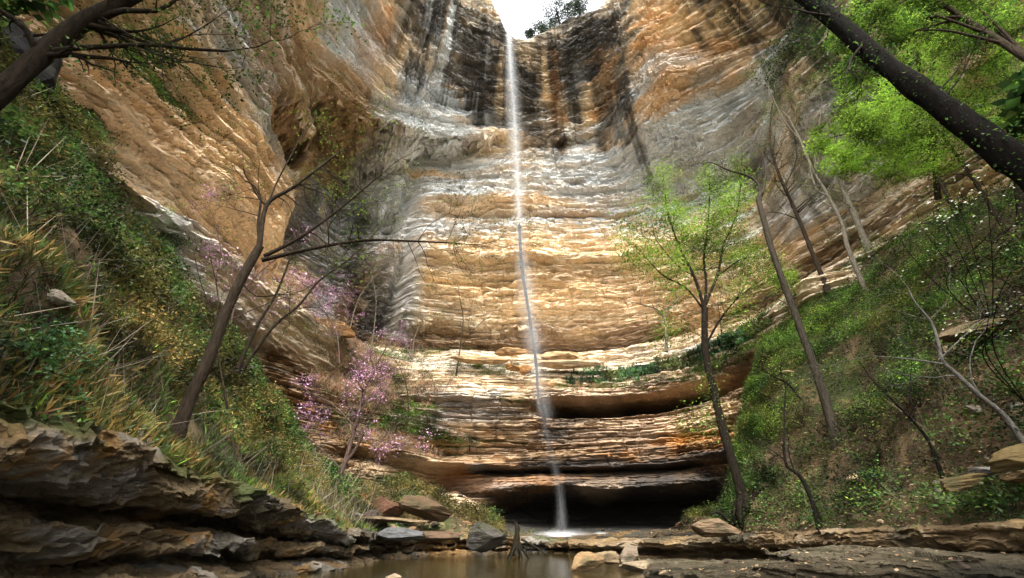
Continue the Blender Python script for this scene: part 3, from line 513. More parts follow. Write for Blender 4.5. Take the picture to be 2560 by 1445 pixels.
class Tubes:
    def __init__(s): s.V = []; s.F = []; s.C = []; s.n = 0
    def add(s, P, R, col, sides=7, wob=0.0):
        P = np.asarray(P, float); k = len(P); R = np.asarray(R, float)
        T = np.gradient(P, axis=0); T /= np.linalg.norm(T, axis=1)[:, None]+1e-9
        ref = np.array([.13, .97, .21]); A = np.cross(T, ref); A /= np.linalg.norm(A, axis=1)[:, None]+1e-9; B = np.cross(T, A)
        th = np.arange(sides)*2*math.pi/sides
        rr = R[:, None]*(1+wob*(vn2(th[None, :]*1.7+5, np.arange(k)[:, None]*.6, int(P[0, 0]*10) & 255)-.5))
        V = P[:, None]+(A[:, None]*np.cos(th)[None, :, None]+B[:, None]*np.sin(th)[None, :, None])*rr[..., None]
        i = np.arange(k-1)[:, None]*sides+np.arange(sides)[None]; j = np.arange(k-1)[:, None]*sides+(np.arange(sides)+1)[None] % sides
        s.F.append((np.stack([i, j, j+sides, i+sides], -1).reshape(-1, 4))+s.n)
        s.V.append(V.reshape(-1, 3)); s.C.append(np.broadcast_to(np.asarray(col, float), (k*sides, 3))*rng.uniform(.85, 1.15)); s.n += k*sides
    def build(s, name, parent=None):
        return mesh_np(name, np.concatenate(s.V), np.concatenate(s.F), np.concatenate(s.C), True, M_bark, parent)
def path(P, n=None, wob=.0):
    P = np.asarray(P, float); L = np.linalg.norm(np.diff(P, axis=0), axis=1).sum(); n = n or max(5, int(L/.25)+2); n = min(n, 60)
    Q = catmull(P, n)
    if wob: Q[1:] += (np.cumsum(rng.normal(size=(n-1, 3)), 0)*wob*L/n)
    return Q
def grow(T, p, d, L, r, depth, col, tips, up=.15, spread=.75, kids=(2, 4), drop=.62, minr=.006):
    n = max(4, int(L/.22)); P = [p]; dd = d/np.linalg.norm(d)
    for i in range(n):
        dd = dd+rng.normal(size=3)*.16+np.array([0, 0, up*.14]); dd /= np.linalg.norm(dd); P.append(P[-1]+dd*L/n)
    P = np.array(P); T.add(P, np.linspace(r, max(r*.45, minr*.6), n+1), col, 6 if r > .03 else 4)
    if depth <= 0:
        tips.append(P[n//2:]); return
    for _ in range(rng.integers(kids[0], kids[1]+1)):
        i = rng.integers(max(1, n//3), n+1); a = rng.normal(size=3); a -= dd*a.dot(dd); a /= np.linalg.norm(a)
        grow(T, P[i], dd*(1-spread*.4)+a*spread, L*drop*rng.uniform(.7, 1.15), max(r*.5, minr), depth-1, col, tips, up, spread, kids, drop, minr)
    grow(T, P[-1], dd, L*drop, max(r*.5, minr), depth-1, col, tips, up, spread, kids, drop, minr)
def tip_points(tips, per, jit):
    Q = np.concatenate(tips); Q = np.repeat(Q, per, 0); return Q+rng.normal(size=Q.shape)*jit
LIME = [[.15, .265, .03], [.20, .32, .038], [.105, .21, .025], [.26, .35, .06]]
GREEN = [[.045, .10, .02], [.065, .135, .026], [.036, .08, .018], [.095, .145, .032]]
DEEP = [[.014, .035, .012], [.02, .05, .016], [.03, .06, .016]]
TEAL = [[.07, .15, .075], [.09, .19, .09], [.12, .20, .07], [.05,.11,.05]]
GOLD = [[.22, .15, .045], [.32, .22, .07], [.12, .11, .03], [.17, .09, .03]]
OLV = [[.07, .08, .02], [.10, .10, .025], [.05, .065, .016]]
PINK = [[.56, .30, .46], [.64, .39, .56], [.45, .22, .37]]
WHT = [[.75, .77, .66], [.82, .82, .74]]
RUSSET = [[.20, .09, .05], [.26, .13, .07], [.15, .08, .05], [.14, .13, .05]]
DRYL = [[.22, .13, .07], [.30, .20, .11], [.16, .09, .05], [.38, .28, .17]]

def tree(name, label, cat, Y, limbs, bark=(.12, .10, .075), twig=None, leaf=None, lsize=.07, per=3, jit=.12, group=None, depth=2, tl=1.3, side=2, kids=(1, 3), roots=0, spread=.75, up=.15, minr=.006, leafname="crown", petal=False, wob=.0, ystep=None):
    """limbs: list of (points read in the photo, width px at start, width px at end, twigs?) on an upright sheet at distance Y (varied by limb)"""
    trunk = Tubes(); tips = []; first = None; scale = None
    for li, lb in enumerate(limbs):
        pts, w0, w1, tw = lb[:4]; Y0, Y1 = (lb[4] if len(lb) > 4 else (Y, Y))
        P = np.array([aty(px, py, Y0+(Y1-Y0)*k/max(1, len(pts)-1)) for k, (px, py) in enumerate(pts)])
        yy = P[0][1]*CP+(P[0][2]-EYE)*SP; yy1 = P[-1][1]*CP+(P[-1][2]-EYE)*SP
        r0, r1 = w0*.35*yy/FPX, w1*.38*yy1/FPX
        if li == 0: first = P[0].copy(); P[0] = P[0]-np.array([0, 0, .25])
        Q = path(P, None, wob); trr = np.linspace(0, 1, len(Q)); R = r0*(1-trr)+r1*trr
        if li == 0: R = R*(1+.5*np.exp(-trr*14))
        trunk.add(Q, R, bark, 12 if r0 > .08 else 7, .25)
        if tw:
            ln = np.linalg.norm(P[-1]-P[0])
            for s_ in range(int(side*max(1, ln))):
                k = rng.integers(len(Q)//3, len(Q)); dloc = Q[min(k+1, len(Q)-1)]-Q[max(k-1, 0)]; dloc /= np.linalg.norm(dloc)+1e-9
                a = rng.normal(size=3); a -= dloc*a.dot(dloc); a /= np.linalg.norm(a)
                grow(trunk, Q[k], dloc*.5+a*.9, tl*rng.uniform(.5, 1.1), max(R[k]*.42, minr), depth-1, bark, tips, up, spread, kids, .62, minr)
            dloc = Q[-1]-Q[-2]; grow(trunk, Q[-1], dloc, tl, max(r1*.9, minr), depth, bark, tips, up, spread, kids, .65, minr)
    root = bpy.data.objects.new(name, None); S.collection.objects.link(root); root.location = first; tag(root, label, cat, group)
    for k in range(roots):
        a = k*6.283/roots+rng.uniform(-.3, .3); r0 = limbs[0][1]*.5*(first[1]*CP+(first[2]-EYE)*SP)/FPX
        q = [first+np.array([0, 0, .75]), first+np.array([math.cos(a)*r0*1.3, math.sin(a)*r0*1.3, .22])]
        L = rng.uniform(.9, 1.7)
        for m in (.4, .75, 1):
            x, y = first[0]+math.cos(a+.3*m)*L*m, first[1]+math.sin(a+.3*m)*L*m; q.append(np.array([x, y, ground_z(x, y, first[2])+.06-.1*(m == 1)]))
        trunk.add(path(q, 16, .03), np.linspace(r0*.55, .03, 16), bark, 7, .3)
    o = trunk.build("trunk", None); o.parent = root; o.location = -Vector(first)
    if leaf is not None and tips:
        Pn = tip_points(tips, per, jit)
        c = leaves(leafname, Pn, lsize, leaf, M_petal if petal else M_leaf); c.parent = root; c.location = -Vector(first)
    return root

# ------------------------------------------------------------------ trees
g3 = lambda px, py: hit(px, py)
BK = (.04, .034, .027); DKB = (.016, .013, .011); PALE = (.13, .112, .085); MID = (.034, .025, .017)
# great limb reaching in at the upper left
tree("overhanging_tree", "thick bare grey-brown limb reaching in across the upper left corner", "tree", 4.2,
 [([(-330,470),(-120,330),(10,225),(110,130),(200,60),(300,10),(420,-60)], 92, 40, 1),
  ([(105,130),(230,118),(380,112),(470,122),(570,128)], 22, 7, 1), ([(200,60),(300,28),(400,25),(470,-30)], 26, 8, 1),
  ([(60,90),(130,85),(190,65)], 8, 12, 0), ([(330,118),(450,150),(560,170)], 7, 3, 1), ([(250,40),(330,90),(420,110),(520,60)], 9, 4, 1)],
 bark=(.028, .021, .015), leaf=GREEN+OLV, lsize=.05, per=4, jit=.10, tl=.9, depth=3, side=1.6, minr=.003)
# leaning tree on the left bank
tree("leaning_tree", "leaning bare-limbed tree rooted above the left rock ledge with long branches to the right", "tree", g3(430, 1128)[1],
 [([(428,1135),(470,1010),(520,900),(560,790),(608,690),(650,615)], 50, 26, 0),
  ([(648,620),(655,560),(672,505),(730,470),(790,425),(850,380)], 20, 6, 1), ([(650,612),(645,560),(652,500),(640,470)], 12, 6, 1),
  ([(655,650),(740,630),(830,612),(920,600),(1010,602),(1100,606),(1160,610)], 17, 4, 1), ([(660,640),(740,600),(820,545),(900,480),(960,430)], 15, 4, 1),
  ([(600,700),(640,740),(700,735)], 6, 3, 1), ([(672,505),(700,440),(760,330)], 7, 3, 1)],
 bark=MID, leaf=LIME+OLV, lsize=.05, per=2, jit=.12, tl=1.2, depth=3, side=3.2, minr=.004, kids=(1, 3))
for (lb, lim, Yv) in (("thin twin-stemmed sapling behind the leaning tree, left stem", [([(600,905),(640,820),(690,735),(720,660),(745,590),(760,500)], 12, 4, 1)], 15),
                      ("thin dark sapling slanting right behind the leaning tree", [([(612,905),(680,820),(745,765),(800,700),(870,650),(930,590)], 12, 4, 1)], 15.2),
                      ("pale thin sapling left of the leaning tree on the cane slope", [([(575,1000),(540,840),(545,740),(525,640)], 7, 3, 1), ([(540,800),(500,700),(480,600)], 4, 2, 1)], 13)):
    tree("sapling", lb, "sapling", Yv, lim, bark=MID, leaf=LIME, lsize=.055, per=3, jit=.16, tl=1.1, depth=2, side=1.5, minr=.005, group="thin saplings on the left slope")
# redbuds in flower
def redbud(lb, Yv, limbs, per=4, side=3, tl=1.0, jit=.17):
    tree("redbud_tree", lb, "redbud", Yv, limbs, bark=(.09, .06, .05), leaf=PINK, lsize=.085, per=per, jit=jit, tl=tl, depth=2, side=side, kids=(1, 3), group="redbuds in pink flower", leafname="blossom", petal=True, minr=.006)
redbud("pink redbud against the pale rock slab behind the leaning tree", 17, [([(560,860),(585,760),(560,660),(540,560)], 8, 3, 1), ([(585,760),(640,690),(700,640)], 5, 3, 1), ([(575,800),(640,770),(720,740)], 5, 3, 1)], side=2.2)
redbud("small pink redbud below the dark recess left of the falls", 27, [([(850,900),(840,830),(800,760),(770,720)], 5, 3, 1), ([(845,850),(870,790),(850,740)], 4, 3, 1)], per=8)
redbud("two-stemmed pink redbud over the left boulders at the foot of the slope", 22.5, [([(835,1235),(870,1130),(890,1060),(905,1000),(930,930),(960,880)], 17, 5, 1), ([(825,1235),(850,1180),(890,1120),(910,1080)], 16, 8, 0), ([(885,1065),(830,1010),(780,985)], 6, 3, 1),
       ([(880,1090),(940,1100),(980,1110)], 5, 3, 1), ([(850,1170),(790,1110),(760,1090)], 5, 3, 1)], per=8, side=2.4)
# tall tree with exposed roots right of the falls
tree("tall_slender_tree", "tall slender tree with exposed roots and fresh light green leaves right of the falls", "tree", 20.5,
 [([(1868,1285),(1845,1200),(1812,1090),(1785,980),(1764,880),(1762,770)], 36, 20, 0),
  ([(1762,775),(1735,690),(1700,620),(1672,540),(1660,470)], 13, 4, 1), ([(1762,770),(1765,700),(1760,640),(1770,560),(1775,480)], 12, 4, 1, (20.5, 21.5)),
  ([(1765,760),(1795,680),(1810,610),(1840,540),(1850,480)], 11, 4, 1), ([(1766,860),(1800,800),(1840,750),(1885,712)], 9, 3, 1), ([(1756,770),(1715,720),(1660,690),(1620,650)], 8, 3, 1, (20.5, 19)),
  ([(1735,690),(1690,660),(1640,600)], 6, 3, 1, (20.5, 19.8)), ([(1795,690),(1850,650),(1900,640)], 6, 3, 1, (20.5, 21.6)), ([(1764,880),(1750,840),(1700,820)], 3, 2, 1), ([(1790,1010),(1775,990),(1760,1000)], 4, 2, 1)],
 bark=(.018, .014, .010), leaf=LIME, lsize=.095, per=26, jit=.36, tl=1.1, depth=2, side=2.8, roots=7, minr=.006)
h2 = g3(2092, 1105)
tree("crooked_tree", "crooked grey tree standing mid-slope on the right with a sharp kink near its top", "tree", h2[1],
 [([(2092,1108),(2060,990),(2015,860),(1975,750),(1935,640),(1912,560),(1897,500),(1905,480)], 30, 15, 0),
  ([(1903,490),(1895,460),(1870,440),(1820,425),(1790,410)], 12, 4, 1), ([(1905,485),(1915,430),(1905,380)], 9, 4, 1), ([(1990,780),(1950,750),(1900,740)], 4, 2, 1)],
 bark=(.045, .037, .027), leaf=GREEN+RUSSET, lsize=.06, per=3, jit=.15, tl=1.0, depth=3, side=1.2, minr=.005)
BKG = "bare-crowned trees on the upper right slope"
for lb, basep, limbs, lf in (
 ("straight grey tree, tallest of the bare trees under the grey wall", (2068,722), [([(2068,722),(2030,630),(1985,520),(1945,430),(1925,350),(1930,270)], 17, 5, 1), ([(1960,470),(1990,400),(1985,330)], 5, 3, 1)], OLV),
 ("pale forked tree on the upper right slope", (2178,635), [([(2178,635),(2145,560),(2115,490),(2095,430),(2085,370)], 24, 8, 1), ([(2110,490),(2150,470),(2165,420)], 8, 4, 1)], LIME),
 ("wide-branching brown tree between the two pale ones", (2168,735), [([(2168,735),(2120,620),(2105,560),(2070,490),(2035,430),(2000,350),(1975,300)], 16, 6, 1), ([(2070,490),(2040,470),(2020,400)], 7, 3, 1), ([(2035,430),(2045,340),(2055,260)], 7, 3, 1), ([(2000,350),(1960,300),(1930,240)], 5, 3, 1)], OLV+LIME),
 ("slim grey trunk high on the right slope beneath the lime foliage", (2385,525), [([(2385,525),(2350,450),(2325,390),(2310,320)], 15, 8, 1)], LIME),
 ("slim grey trunk nearest the great leaning trunk", (2520,585), [([(2520,585),(2460,490),(2400,400),(2350,330)], 16, 8, 1)], LIME),
 ("slender white-barked tree on the ledge right of the falls", (1665,872), [([(1665,872),(1664,810),(1655,785),(1635,770),(1600,760)], 10, 4, 1), ([(1660,800),(1675,770),(1700,745)], 7, 3, 1)], OLV)):
    hh = g3(*basep)
    pale = "pale" in lb or "white" in lb
    tree("slope_tree", lb, "tree", min(hh[1], 34), limbs, bark=PALE if pale else MID, leaf=lf, lsize=.08, per=3, jit=.25, tl=1.7, depth=3, side=1.3, kids=(1, 2), minr=.006)
# the great dark trunk leaning in from the right
def great_trunk():
    T = Tubes(); up_ = [aty(px, py, Y) for px, py, Y in ((2620,470,6.0),(2540,405,6.1),(2420,318,6.3),(2300,228,6.5),(2180,135,6.7),(2060,30,6.9),(1930,-60,7.1),(1780,-170,7.4),(1640,-300,7.8))]
    dd = (up_[0]-up_[2]); dd /= np.linalg.norm(dd); b_ = up_[0].copy(); lo = []
    for k in range(40):
        dd = dd+np.array([-.01, 0, -.035]); dd /= np.linalg.norm(dd); b_ = b_+dd*.35
        if k % 3 == 2: lo.append(b_.copy())
        if b_[2] < ground_z(b_[0], b_[1], 1.2)-.3: lo.append(b_.copy()); break
    P = [tuple(q) for q in lo[::-1]]+[tuple(q) for q in up_]
    Q = path(P, 60, .004); T.add(Q, np.interp(np.linspace(0, 1, 60), [0, .08, .3, .9, 1], [.52, .40, .31, .14, .07]), (.008, .0065, .0055), 16, .35); tips = []
    for _ in range(7): grow(T, Q[int(rng.integers(50, 60))], (Q[-1]-Q[-4])*2+rng.normal(size=3)*.8, 1.7, .05, 3, (.02, .016, .012), tips, .1, .7, (1, 3), .7, .006)
    for px, py, dx, dz, L in ((2160,105,-.2,-.4,1.1),(2075,40,-.6,.2,1.0),(2440,330,.1,.9,1.8),(2310,235,.3,1,2.0)):
        grow(T, aty(px, py, 6.6), np.array([dx, .1, dz]), L, .035, 2, (.03, .025, .02), tips, .1, .8)
    root = bpy.data.objects.new("great_leaning_tree", None); S.collection.objects.link(root)
    tag(root, "massive near-black trunk leaning up to the left across the upper right", "tree"); root.location = P[0]
    o = T.build("trunk"); o.parent = root; o.location = -Vector(P[0])
    k = rng.integers(22, 52, 2600); A = Q[k]+rng.normal(size=(2600, 3))*.22*np.array([1, 1, 1.0]); A[:, 2] += .12
    A = np.concatenate([A, tip_points(tips, 3, .12)])
    c = leaves("ivy", A, .06, GREEN+DEEP, M_leaf); c.parent = root; c.location = -Vector(P[0])
great_trunk()

# broad lime-green crowns on the upper right
def crown_tree(name, label, base, top, lean, sprays, cols, lsize, n, group=None, br=.16, bark=MID):
    """a trunk from base to top, and layered sprays: (centre px, py, Y, radius x, radius z)"""
    T = Tubes(); base = np.array(base, float); top = np.array(top, float)
    mid = (base+top)/2+np.array([lean, 0, 0]); Q = path([base-np.array([0, 0, .4]), mid, top], 24, .01); T.add(Q, np.linspace(br, br*.35, 24), bark, 9, .25); P = []
    for px, py, Y, rx, rz, m in sprays:
        c = aty(px, py, Y); k = int(rng.integers(9, 22)); T.add(path([Q[k], (Q[k]+c)/2+np.array([0, 0, .4]), c], 14, .02), np.linspace(br*.35, .015, 14), bark, 5)
        tips = []
        for _ in range(10):
            d = rng.normal(size=3)*np.array([rx, rx, rz]); grow(T, c, d, rx*.55, .014, 1, bark, tips, .0, .9, (1, 2))
        nn = int(n*m); nl = 7
        u = rng.normal(size=(nn, 3)); u /= np.linalg.norm(u, axis=1)[:, None]; rad = rng.random(nn)**.45
        lay = rng.integers(0, nl, nn); zz = ((lay+.5)/nl*2-1)*rz+rng.normal(size=nn)*rz*.035
        ww = np.sqrt(np.clip(1-(zz/rz/1.05)**2, 0, 1))
        q = np.stack([c[0]+u[:, 0]*rad*rx*ww, c[1]+u[:, 1]*rad*rx*.8*ww, c[2]+zz+.18*rx*(vn2(u[:, 0]*rad*2+lay*7, u[:, 1]*rad*2, 3)-.5)], 1)
        keep = fbm3(q[:, 0]/.55, q[:, 1]/.55, q[:, 2]/.22+11, 21, 2) > .47; P.append(q[keep])
        P.append(tip_points(tips, 3, .1))
    root = bpy.data.objects.new(name, None); S.collection.objects.link(root); root.location = base; tag(root, label, "tree", group)
    o = T.build("trunk"); o.parent = root; o.location = -Vector(base)
    c = leaves("crown", np.concatenate(P), lsize, cols, M_leaf, up=.9); c.parent = root; c.location = -Vector(base)
def onhill(px, py):
    h = hit(px, py); return (h[0], h[1], h[2]-.1)
crown_tree("lime_leaved_tree", "bright lime-leaved tree beyond the great leaning trunk, left of it", onhill(2335, 480), tuple(aty(2290, 130, 14)), .3,
 [(2190,250,14,1.9,1.3,1),(2290,190,14.5,2.2,1.3,1.1),(2150,330,13.5,1.6,1.0,.9),(2260,320,13.5,2.0,1.2,1.1),(2370,270,14,2.0,1.4,1),(2110,400,13.5,1.1,.6,.5),(2240,400,13,1.7,.7,.7),(2330,390,13.5,1.5,.7,.5),(2330,110,15,1.8,1.0,.8),(2060,350,13.8,.8,.6,.3)], LIME, .085, 9500)
crown_tree("lime_leaved_tree", "bright lime-leaved tree filling the top right corner", onhill(2540, 560), tuple(aty(2500, 60, 12)), .2,
 [(2440,120,12,1.7,1.3,1),(2530,200,12,1.6,1.4,1),(2470,300,12,1.6,1.1,.9),(2380,60,12.5,1.5,1.0,.8),(2550,330,11.5,1.1,.9,.6),(2500,20,12,1.5,1.0,.6)], LIME+LIME+GREEN, .08, 7500)
crown_tree("shaded_tree", "darker green leafy crown hanging along the top edge above the great trunk", (16, 8, 7.5), tuple(aty(2250, -60, 10)), .2,
 [(2140,170,10.5,1.0,.6,.6),(2330,30,10,1.4,.8,.8),(2470,60,9.5,1.2,.8,.7),(2200,20,9.5,1.3,.7,1),(2290,-10,9.5,1.4,.8,1),(2120,90,9.5,.8,.45,.7),(2400,-20,9.5,1.3,.7,.8),(2250,80,9.6,1.1,.45,.6)], GREEN+LIME, .07, 9000)
# dogwood in white flower
def dogwood(label, base, sprays):
    T = Tubes(); P = []; Lf = []; base = np.array(base, float)
    for px, py, Y, r, m in sprays:
        c = aty(px, py, Y); T.add(path([base-np.array([0, 0, .2]), (base+c)/2+np.array([rng.normal()*.7, 0, .1]), c], 18, .01), np.linspace(.016, .006, 18), DKB, 5); tips = []
        for _ in range(6): grow(T, c, rng.normal(size=3)*np.array([1, 1, .25]), r, .008, 1, DKB, tips, .0, .8, (1, 3), .7, .003)
        q = tip_points(tips, 1, .05); P.append(q[rng.random(len(q)) < .4*m]); Lf.append(tip_points(tips, 2, .09))
    root = bpy.data.objects.new("dogwood_tree", None); S.collection.objects.link(root); root.location = base; tag(root, label, "dogwood", "dogwoods in white flower")
    for o in (T.build("trunk"), leaves("blossom", np.concatenate(P), .06, WHT, M_petal, None, 1.1, 1.5), leaves("crown", np.concatenate(Lf), .055, GREEN+LIME, M_leaf, None, 1.7, 1.0)):
        o.parent = root; o.location = -Vector(base)
dogwood("dogwood with scattered white flowers spread below the great leaning trunk", onhill(2470, 800), [(2300,560,9.5,.8,1),(2400,530,9.5,.9,1),(2240,590,10,.6,1),(2460,600,9,.8,1),(2370,640,9.3,.7,.8),(2540,560,8.8,.7,1),(2330,500,9.6,.6,.9),(2470,490,9,.7,1),(2540,660,8.6,.6,1)])
dogwood("dogwood with white flowers low at the right edge", onhill(2550, 980), [(2490,750,8,.55,1.2),(2540,780,7.8,.5,1.2),(2470,790,8,.4,1)])
# saplings on the right slope
for nm, lb, bp, limbs, bk, lf in (
 ("arching_sapling", "pale arching sapling at the right edge with long bare branches", (2590,1150), [([(2590,1150),(2520,1050),(2450,990),(2385,930),(2355,900),(2345,850),(2325,800),(2290,760),(2270,720)], 22, 4, 1), ([(2355,910),(2290,900),(2230,893),(2170,890)], 8, 2, 1), ([(2450,985),(2430,950),(2425,900),(2440,850)], 7, 3, 1), ([(2345,900),(2400,850),(2450,800)], 6, 3, 1)], (.12, .11, .095), None),
 ("dark_sapling", "dim dark sapling leaning left at the middle of the right slope", (2358,1205), [([(2358,1205),(2325,1110),(2280,1050),(2230,1000),(2185,955)], 14, 4, 1), ([(2290,1060),(2275,980),(2280,900)], 5, 2, 1)], DKB, GREEN),
 ("dark_sapling", "short curved dark sapling at the foot of the right slope", (2050,1318), [([(2050,1318),(2030,1250),(2000,1190),(1965,1160),(1960,1080),(1962,1000)], 20, 4, 1), ([(1965,1150),(1920,1120),(1890,1105)], 4, 2, 1)], (.02, .017, .013), LIME),
 ("dark_sapling", "thin dark sapling between the tall slender tree and the crooked tree", (2005,995), [([(2005,995),(1970,960),(1930,940),(1900,920)], 7, 3, 1)], DKB, GREEN)):
    hh = g3(*bp); hy = max(5.2, hh[1]) if hh[0] > 0 else 8
    tree(nm, lb, "sapling", min(hy, 24), limbs, bark=bk, leaf=lf, lsize=.05, per=2, jit=.1, tl=.9, depth=3, side=1.4, kids=(1, 2), minr=.004)
# small bare trees in the crook left of the falls and on the stepped beds
for lb, bp, limbs, bk in (
 ("white-stemmed bare sapling below the dark recess", (925,885), [([(925,885),(935,820),(940,750),(930,690)], 5, 2, 1)], PALE),
 ("thin leaning white sapling left of the white-stemmed one", (868,880), [([(868,880),(880,800),(900,740),(930,700)], 4, 2, 1)], PALE),
 ("bare twiggy sapling on the pale bench left of the falls", (1140,935), [([(1140,935),(1150,870),(1158,800),(1150,750)], 6, 2, 1), ([(1150,870),(1180,830),(1210,800)], 3, 2, 1)], MID),
 ("bare sapling on the lower steps left of the falls", (1015,1090), [([(1015,1090),(1022,1020),(1015,960),(1000,920)], 5, 2, 1)], MID),
 ("grey tangled bare bush beside the stained recess", (1090,1010), [([(1090,1010),(1085,960),(1070,930)], 5, 2, 1), ([(1090,1000),(1120,960),(1130,930)], 4, 2, 1)], PALE),
 ("very thin sapling low on the steps", (1175,1120), [([(1175,1120),(1172,1060),(1180,1010)], 4, 2, 1)], DKB),
 ("thin tall bare sapling standing in the fern strip right of the falls", (1805,850), [([(1805,850),(1800,800),(1795,760)], 5, 2, 1)], MID),
 ("twiggy grey bush growing against the slab end", (1030,900), [([(1030,900),(1035,850),(1050,810)], 5, 2, 1), ([(1030,900),(1010,850),(1000,820)], 4, 2, 1)], PALE)):
    hh = g3(*bp)
    tree("bare_sapling", lb, "sapling", hh[1]-.2, limbs, bark=bk, leaf=OLV, lsize=.06, per=1, jit=.12, tl=1.5, depth=3, side=1.2, kids=(1, 3), minr=.008)
# trees on the rim
def rim_tree(lb, px, py, hgt, cols, dn=1.0):
    b = aty(px, py, 38.5); T = Tubes(); tips = []
    Q = path([b-np.array([0, 0, 3]), b+np.array([.3, 0, hgt*.4]), b+np.array([-.2, 0, hgt])], 16, .01); T.add(Q, np.linspace(.20, .05, 16), DKB, 7)
    for _ in range(int(13*dn)):
        k = rng.integers(6, 15); grow(T, Q[k], rng.normal(size=3)*np.array([1, 1, .35])+np.array([0, 0, .2]), hgt*.24, .05, 2, DKB, tips, .1, .8, (1, 3), .65, .018)
    root = bpy.data.objects.new("rim_tree", None); S.collection.objects.link(root); root.location = b; tag(root, lb, "tree", "trees on the cliff rim")
    o = T.build("trunk"); o.parent = root; o.location = -Vector(b)
    c = leaves("crown", tip_points(tips, 5, .28), .2, cols, M_leaf); c.parent = root; c.location = -Vector(b)
SG_ = [[.035, .05, .03], [.05, .07, .045], [.025, .035, .025]]
rim_tree("airy dark tree on the rim against the sky right of the falls lip", 1395, 75, 5.2, SG_, 1.3)
rim_tree("second dark rim tree, close to the right shoulder of the notch", 1445, 45, 3.2, SG_)
rim_tree("low rim bush beside the lip", 1352, 92, 2.0, SG_, .7)
rim_tree("smallest rim shoot just right of the lip", 1322, 92, .9, SG_, .5)

# unseen trees added to shade the near banks, behind and beside the viewer
for lb, bx, by, cx, cy, cz, r, nn in (("dark-crowned tree added for shade on the near left slope behind the viewer", -13, -3, -8.5, -3.5, 13, 4.6, 9500), ("dark-crowned tree added for shade over the stream behind the viewer", 5, -9, 1.5, -6.5, 14, 5.4, 12000),
        ("dark-crowned tree added for shade on the near right bank behind the viewer", 14, -3, 9.5, -2.5, 12, 4.8, 9500), ("dark-crowned tree added for shade above the right edge of the view", 21, 5, 17, 7.0, 11.5, 3.6, 8000), ("dark-crowned tree added for shade above the left edge of the view", -18, 4, -15, 4.5, 14.5, 3.8, 8000)):
    T = Tubes(); b = np.array([bx, by, ground_z(bx, by, 0)-.3]); c = np.array([cx, cy, cz]); Q = path([b, (b+c)/2+np.array([.5, .3, 1]), c], 26, .01); T.add(Q, np.linspace(.3, .08, 26), DKB, 9, .25); tips = []
    for _ in range(22):
        d = rng.normal(size=3)*np.array([1, 1, .4]); grow(T, Q[int(rng.integers(17, 26))], d, r*.45, .06, 2, DKB, tips, .05, .8, (1, 3), .7, .012)
    u_ = rng.normal(size=(nn, 3)); u_ /= np.linalg.norm(u_, axis=1)[:, None]; u_ *= (rng.random(nn)**.4)[:, None]*np.array([r, r, r*.45]); u_ += c
    u_ = u_[fbm3(u_[:, 0]/.9, u_[:, 1]/.9, u_[:, 2]/.6, 71, 2) > .46]
    root = bpy.data.objects.new("added_shade_tree", None); S.collection.objects.link(root); root.location = b; tag(root, lb, "tree", "added shade trees round the viewer")
    for o in (T.build("trunk"), leaves("crown", np.concatenate([u_, tip_points(tips, 1, .25)]), .38, GREEN+DEEP, M_leaf, None, 1.4, .9)):
        o.parent = root; o.location = -Vector(b)
# ------------------------------------------------------------------ ground cover (nobody could count it)
def surf_points(P, n, mask=None):
    nr, nc = P.shape[:2]; i = rng.random(n)*(nr-1.001); j = rng.random(n)*(nc-1.001)
    a = i.astype(int); b = j.astype(int); fi = (i-a)[:, None]; fj = (j-b)[:, None]
    q = P[a, b]*(1-fi)*(1-fj)+P[a+1, b]*fi*(1-fj)+P[a, b+1]*(1-fi)*fj+P[a+1, b+1]*fi*fj
    u = j/(nc-1); v = i/(nr-1)
    if mask is not None: k = mask(q, u, v); q, u, v = q[k], u[k], v[k]
    return q, u, v
def pick(q, dens, sc, seed): return rng.random(len(q)) < np.clip((fbm3(q[:, 0]/sc, q[:, 1]/sc, q[:, 2]/sc, seed, 3)-.5)*4+dens, 0, 1)
def blades(name, q, h, cols, lean=.5, wd=.012):
    n = len(q); d = np.stack([rng.normal(size=n)*lean, rng.normal(size=n)*lean, np.abs(rng.normal(size=n))*.5+.7], 1)
    d /= np.linalg.norm(d, axis=1)[:, None]
    return leaves(name, q, h, cols, M_leaf, None, 1/wd*.1 if False else 9, 0, .35, d)
LP = .75
def bushy(q, k, r, zr):        # k leaves round each point
    Q = np.repeat(q, k, 0); u = rng.normal(size=Q.shape); u /= np.linalg.norm(u, axis=1)[:, None]; u *= (rng.random(len(Q))**.4)[:, None]
    u[:, 2] = np.abs(u[:, 2])*zr/r; return Q+u*r
# left slope: golden cane and grass in the lower middle, dark leafy growth above and at the far left
q, u, v = surf_points(HL, 260000, lambda q, u, v: (u < .74+.1*vn2(v*9, u*3, 4))); near = np.hypot(q[:, 0], q[:, 1])
k = pick(q, .5, 1.0, 31) & (v < .97)
tag(blades("cane_grass", q[k], .30, GOLD+OLV+OLV, .75), kind="stuff")
q, u, v = surf_points(HL, 220000, lambda q, u, v: (u < .72+.1*vn2(v*7, u*3, 5))); k = pick(q, .35, 1.0, 32)
tag(blades("green_grass", q[k], .27, GREEN+OLV+LIME[:1], .6), kind="stuff")
q, u, v = surf_points(HL, 9500, lambda q, u, v: (v > .22) & pick(q, .2+1.5*(v-.35)+1.0*(.35-u), 1.5, 33))
tag(leaves("undergrowth", bushy(q, 48, .55, 1.1), rng.choice([.06, .09, .14], len(q)*48), GREEN+GREEN+DEEP, M_leaf, patch=LP), kind="stuff")
q, u, v = surf_points(HL, 5200, lambda q, u, v: (v < .93) & (v > .2) & (u > .2) & pick(q, .5, 2.0, 34))
tag(leaves("cane_thicket", bushy(q, 60, .45, .75), .12, GOLD+OLV, M_leaf, None, 6, patch=.5), kind="stuff")
q, u, v = surf_points(HL, 11000, lambda q, u, v: (v < .14) & pick(q, .6, 1.0, 35))
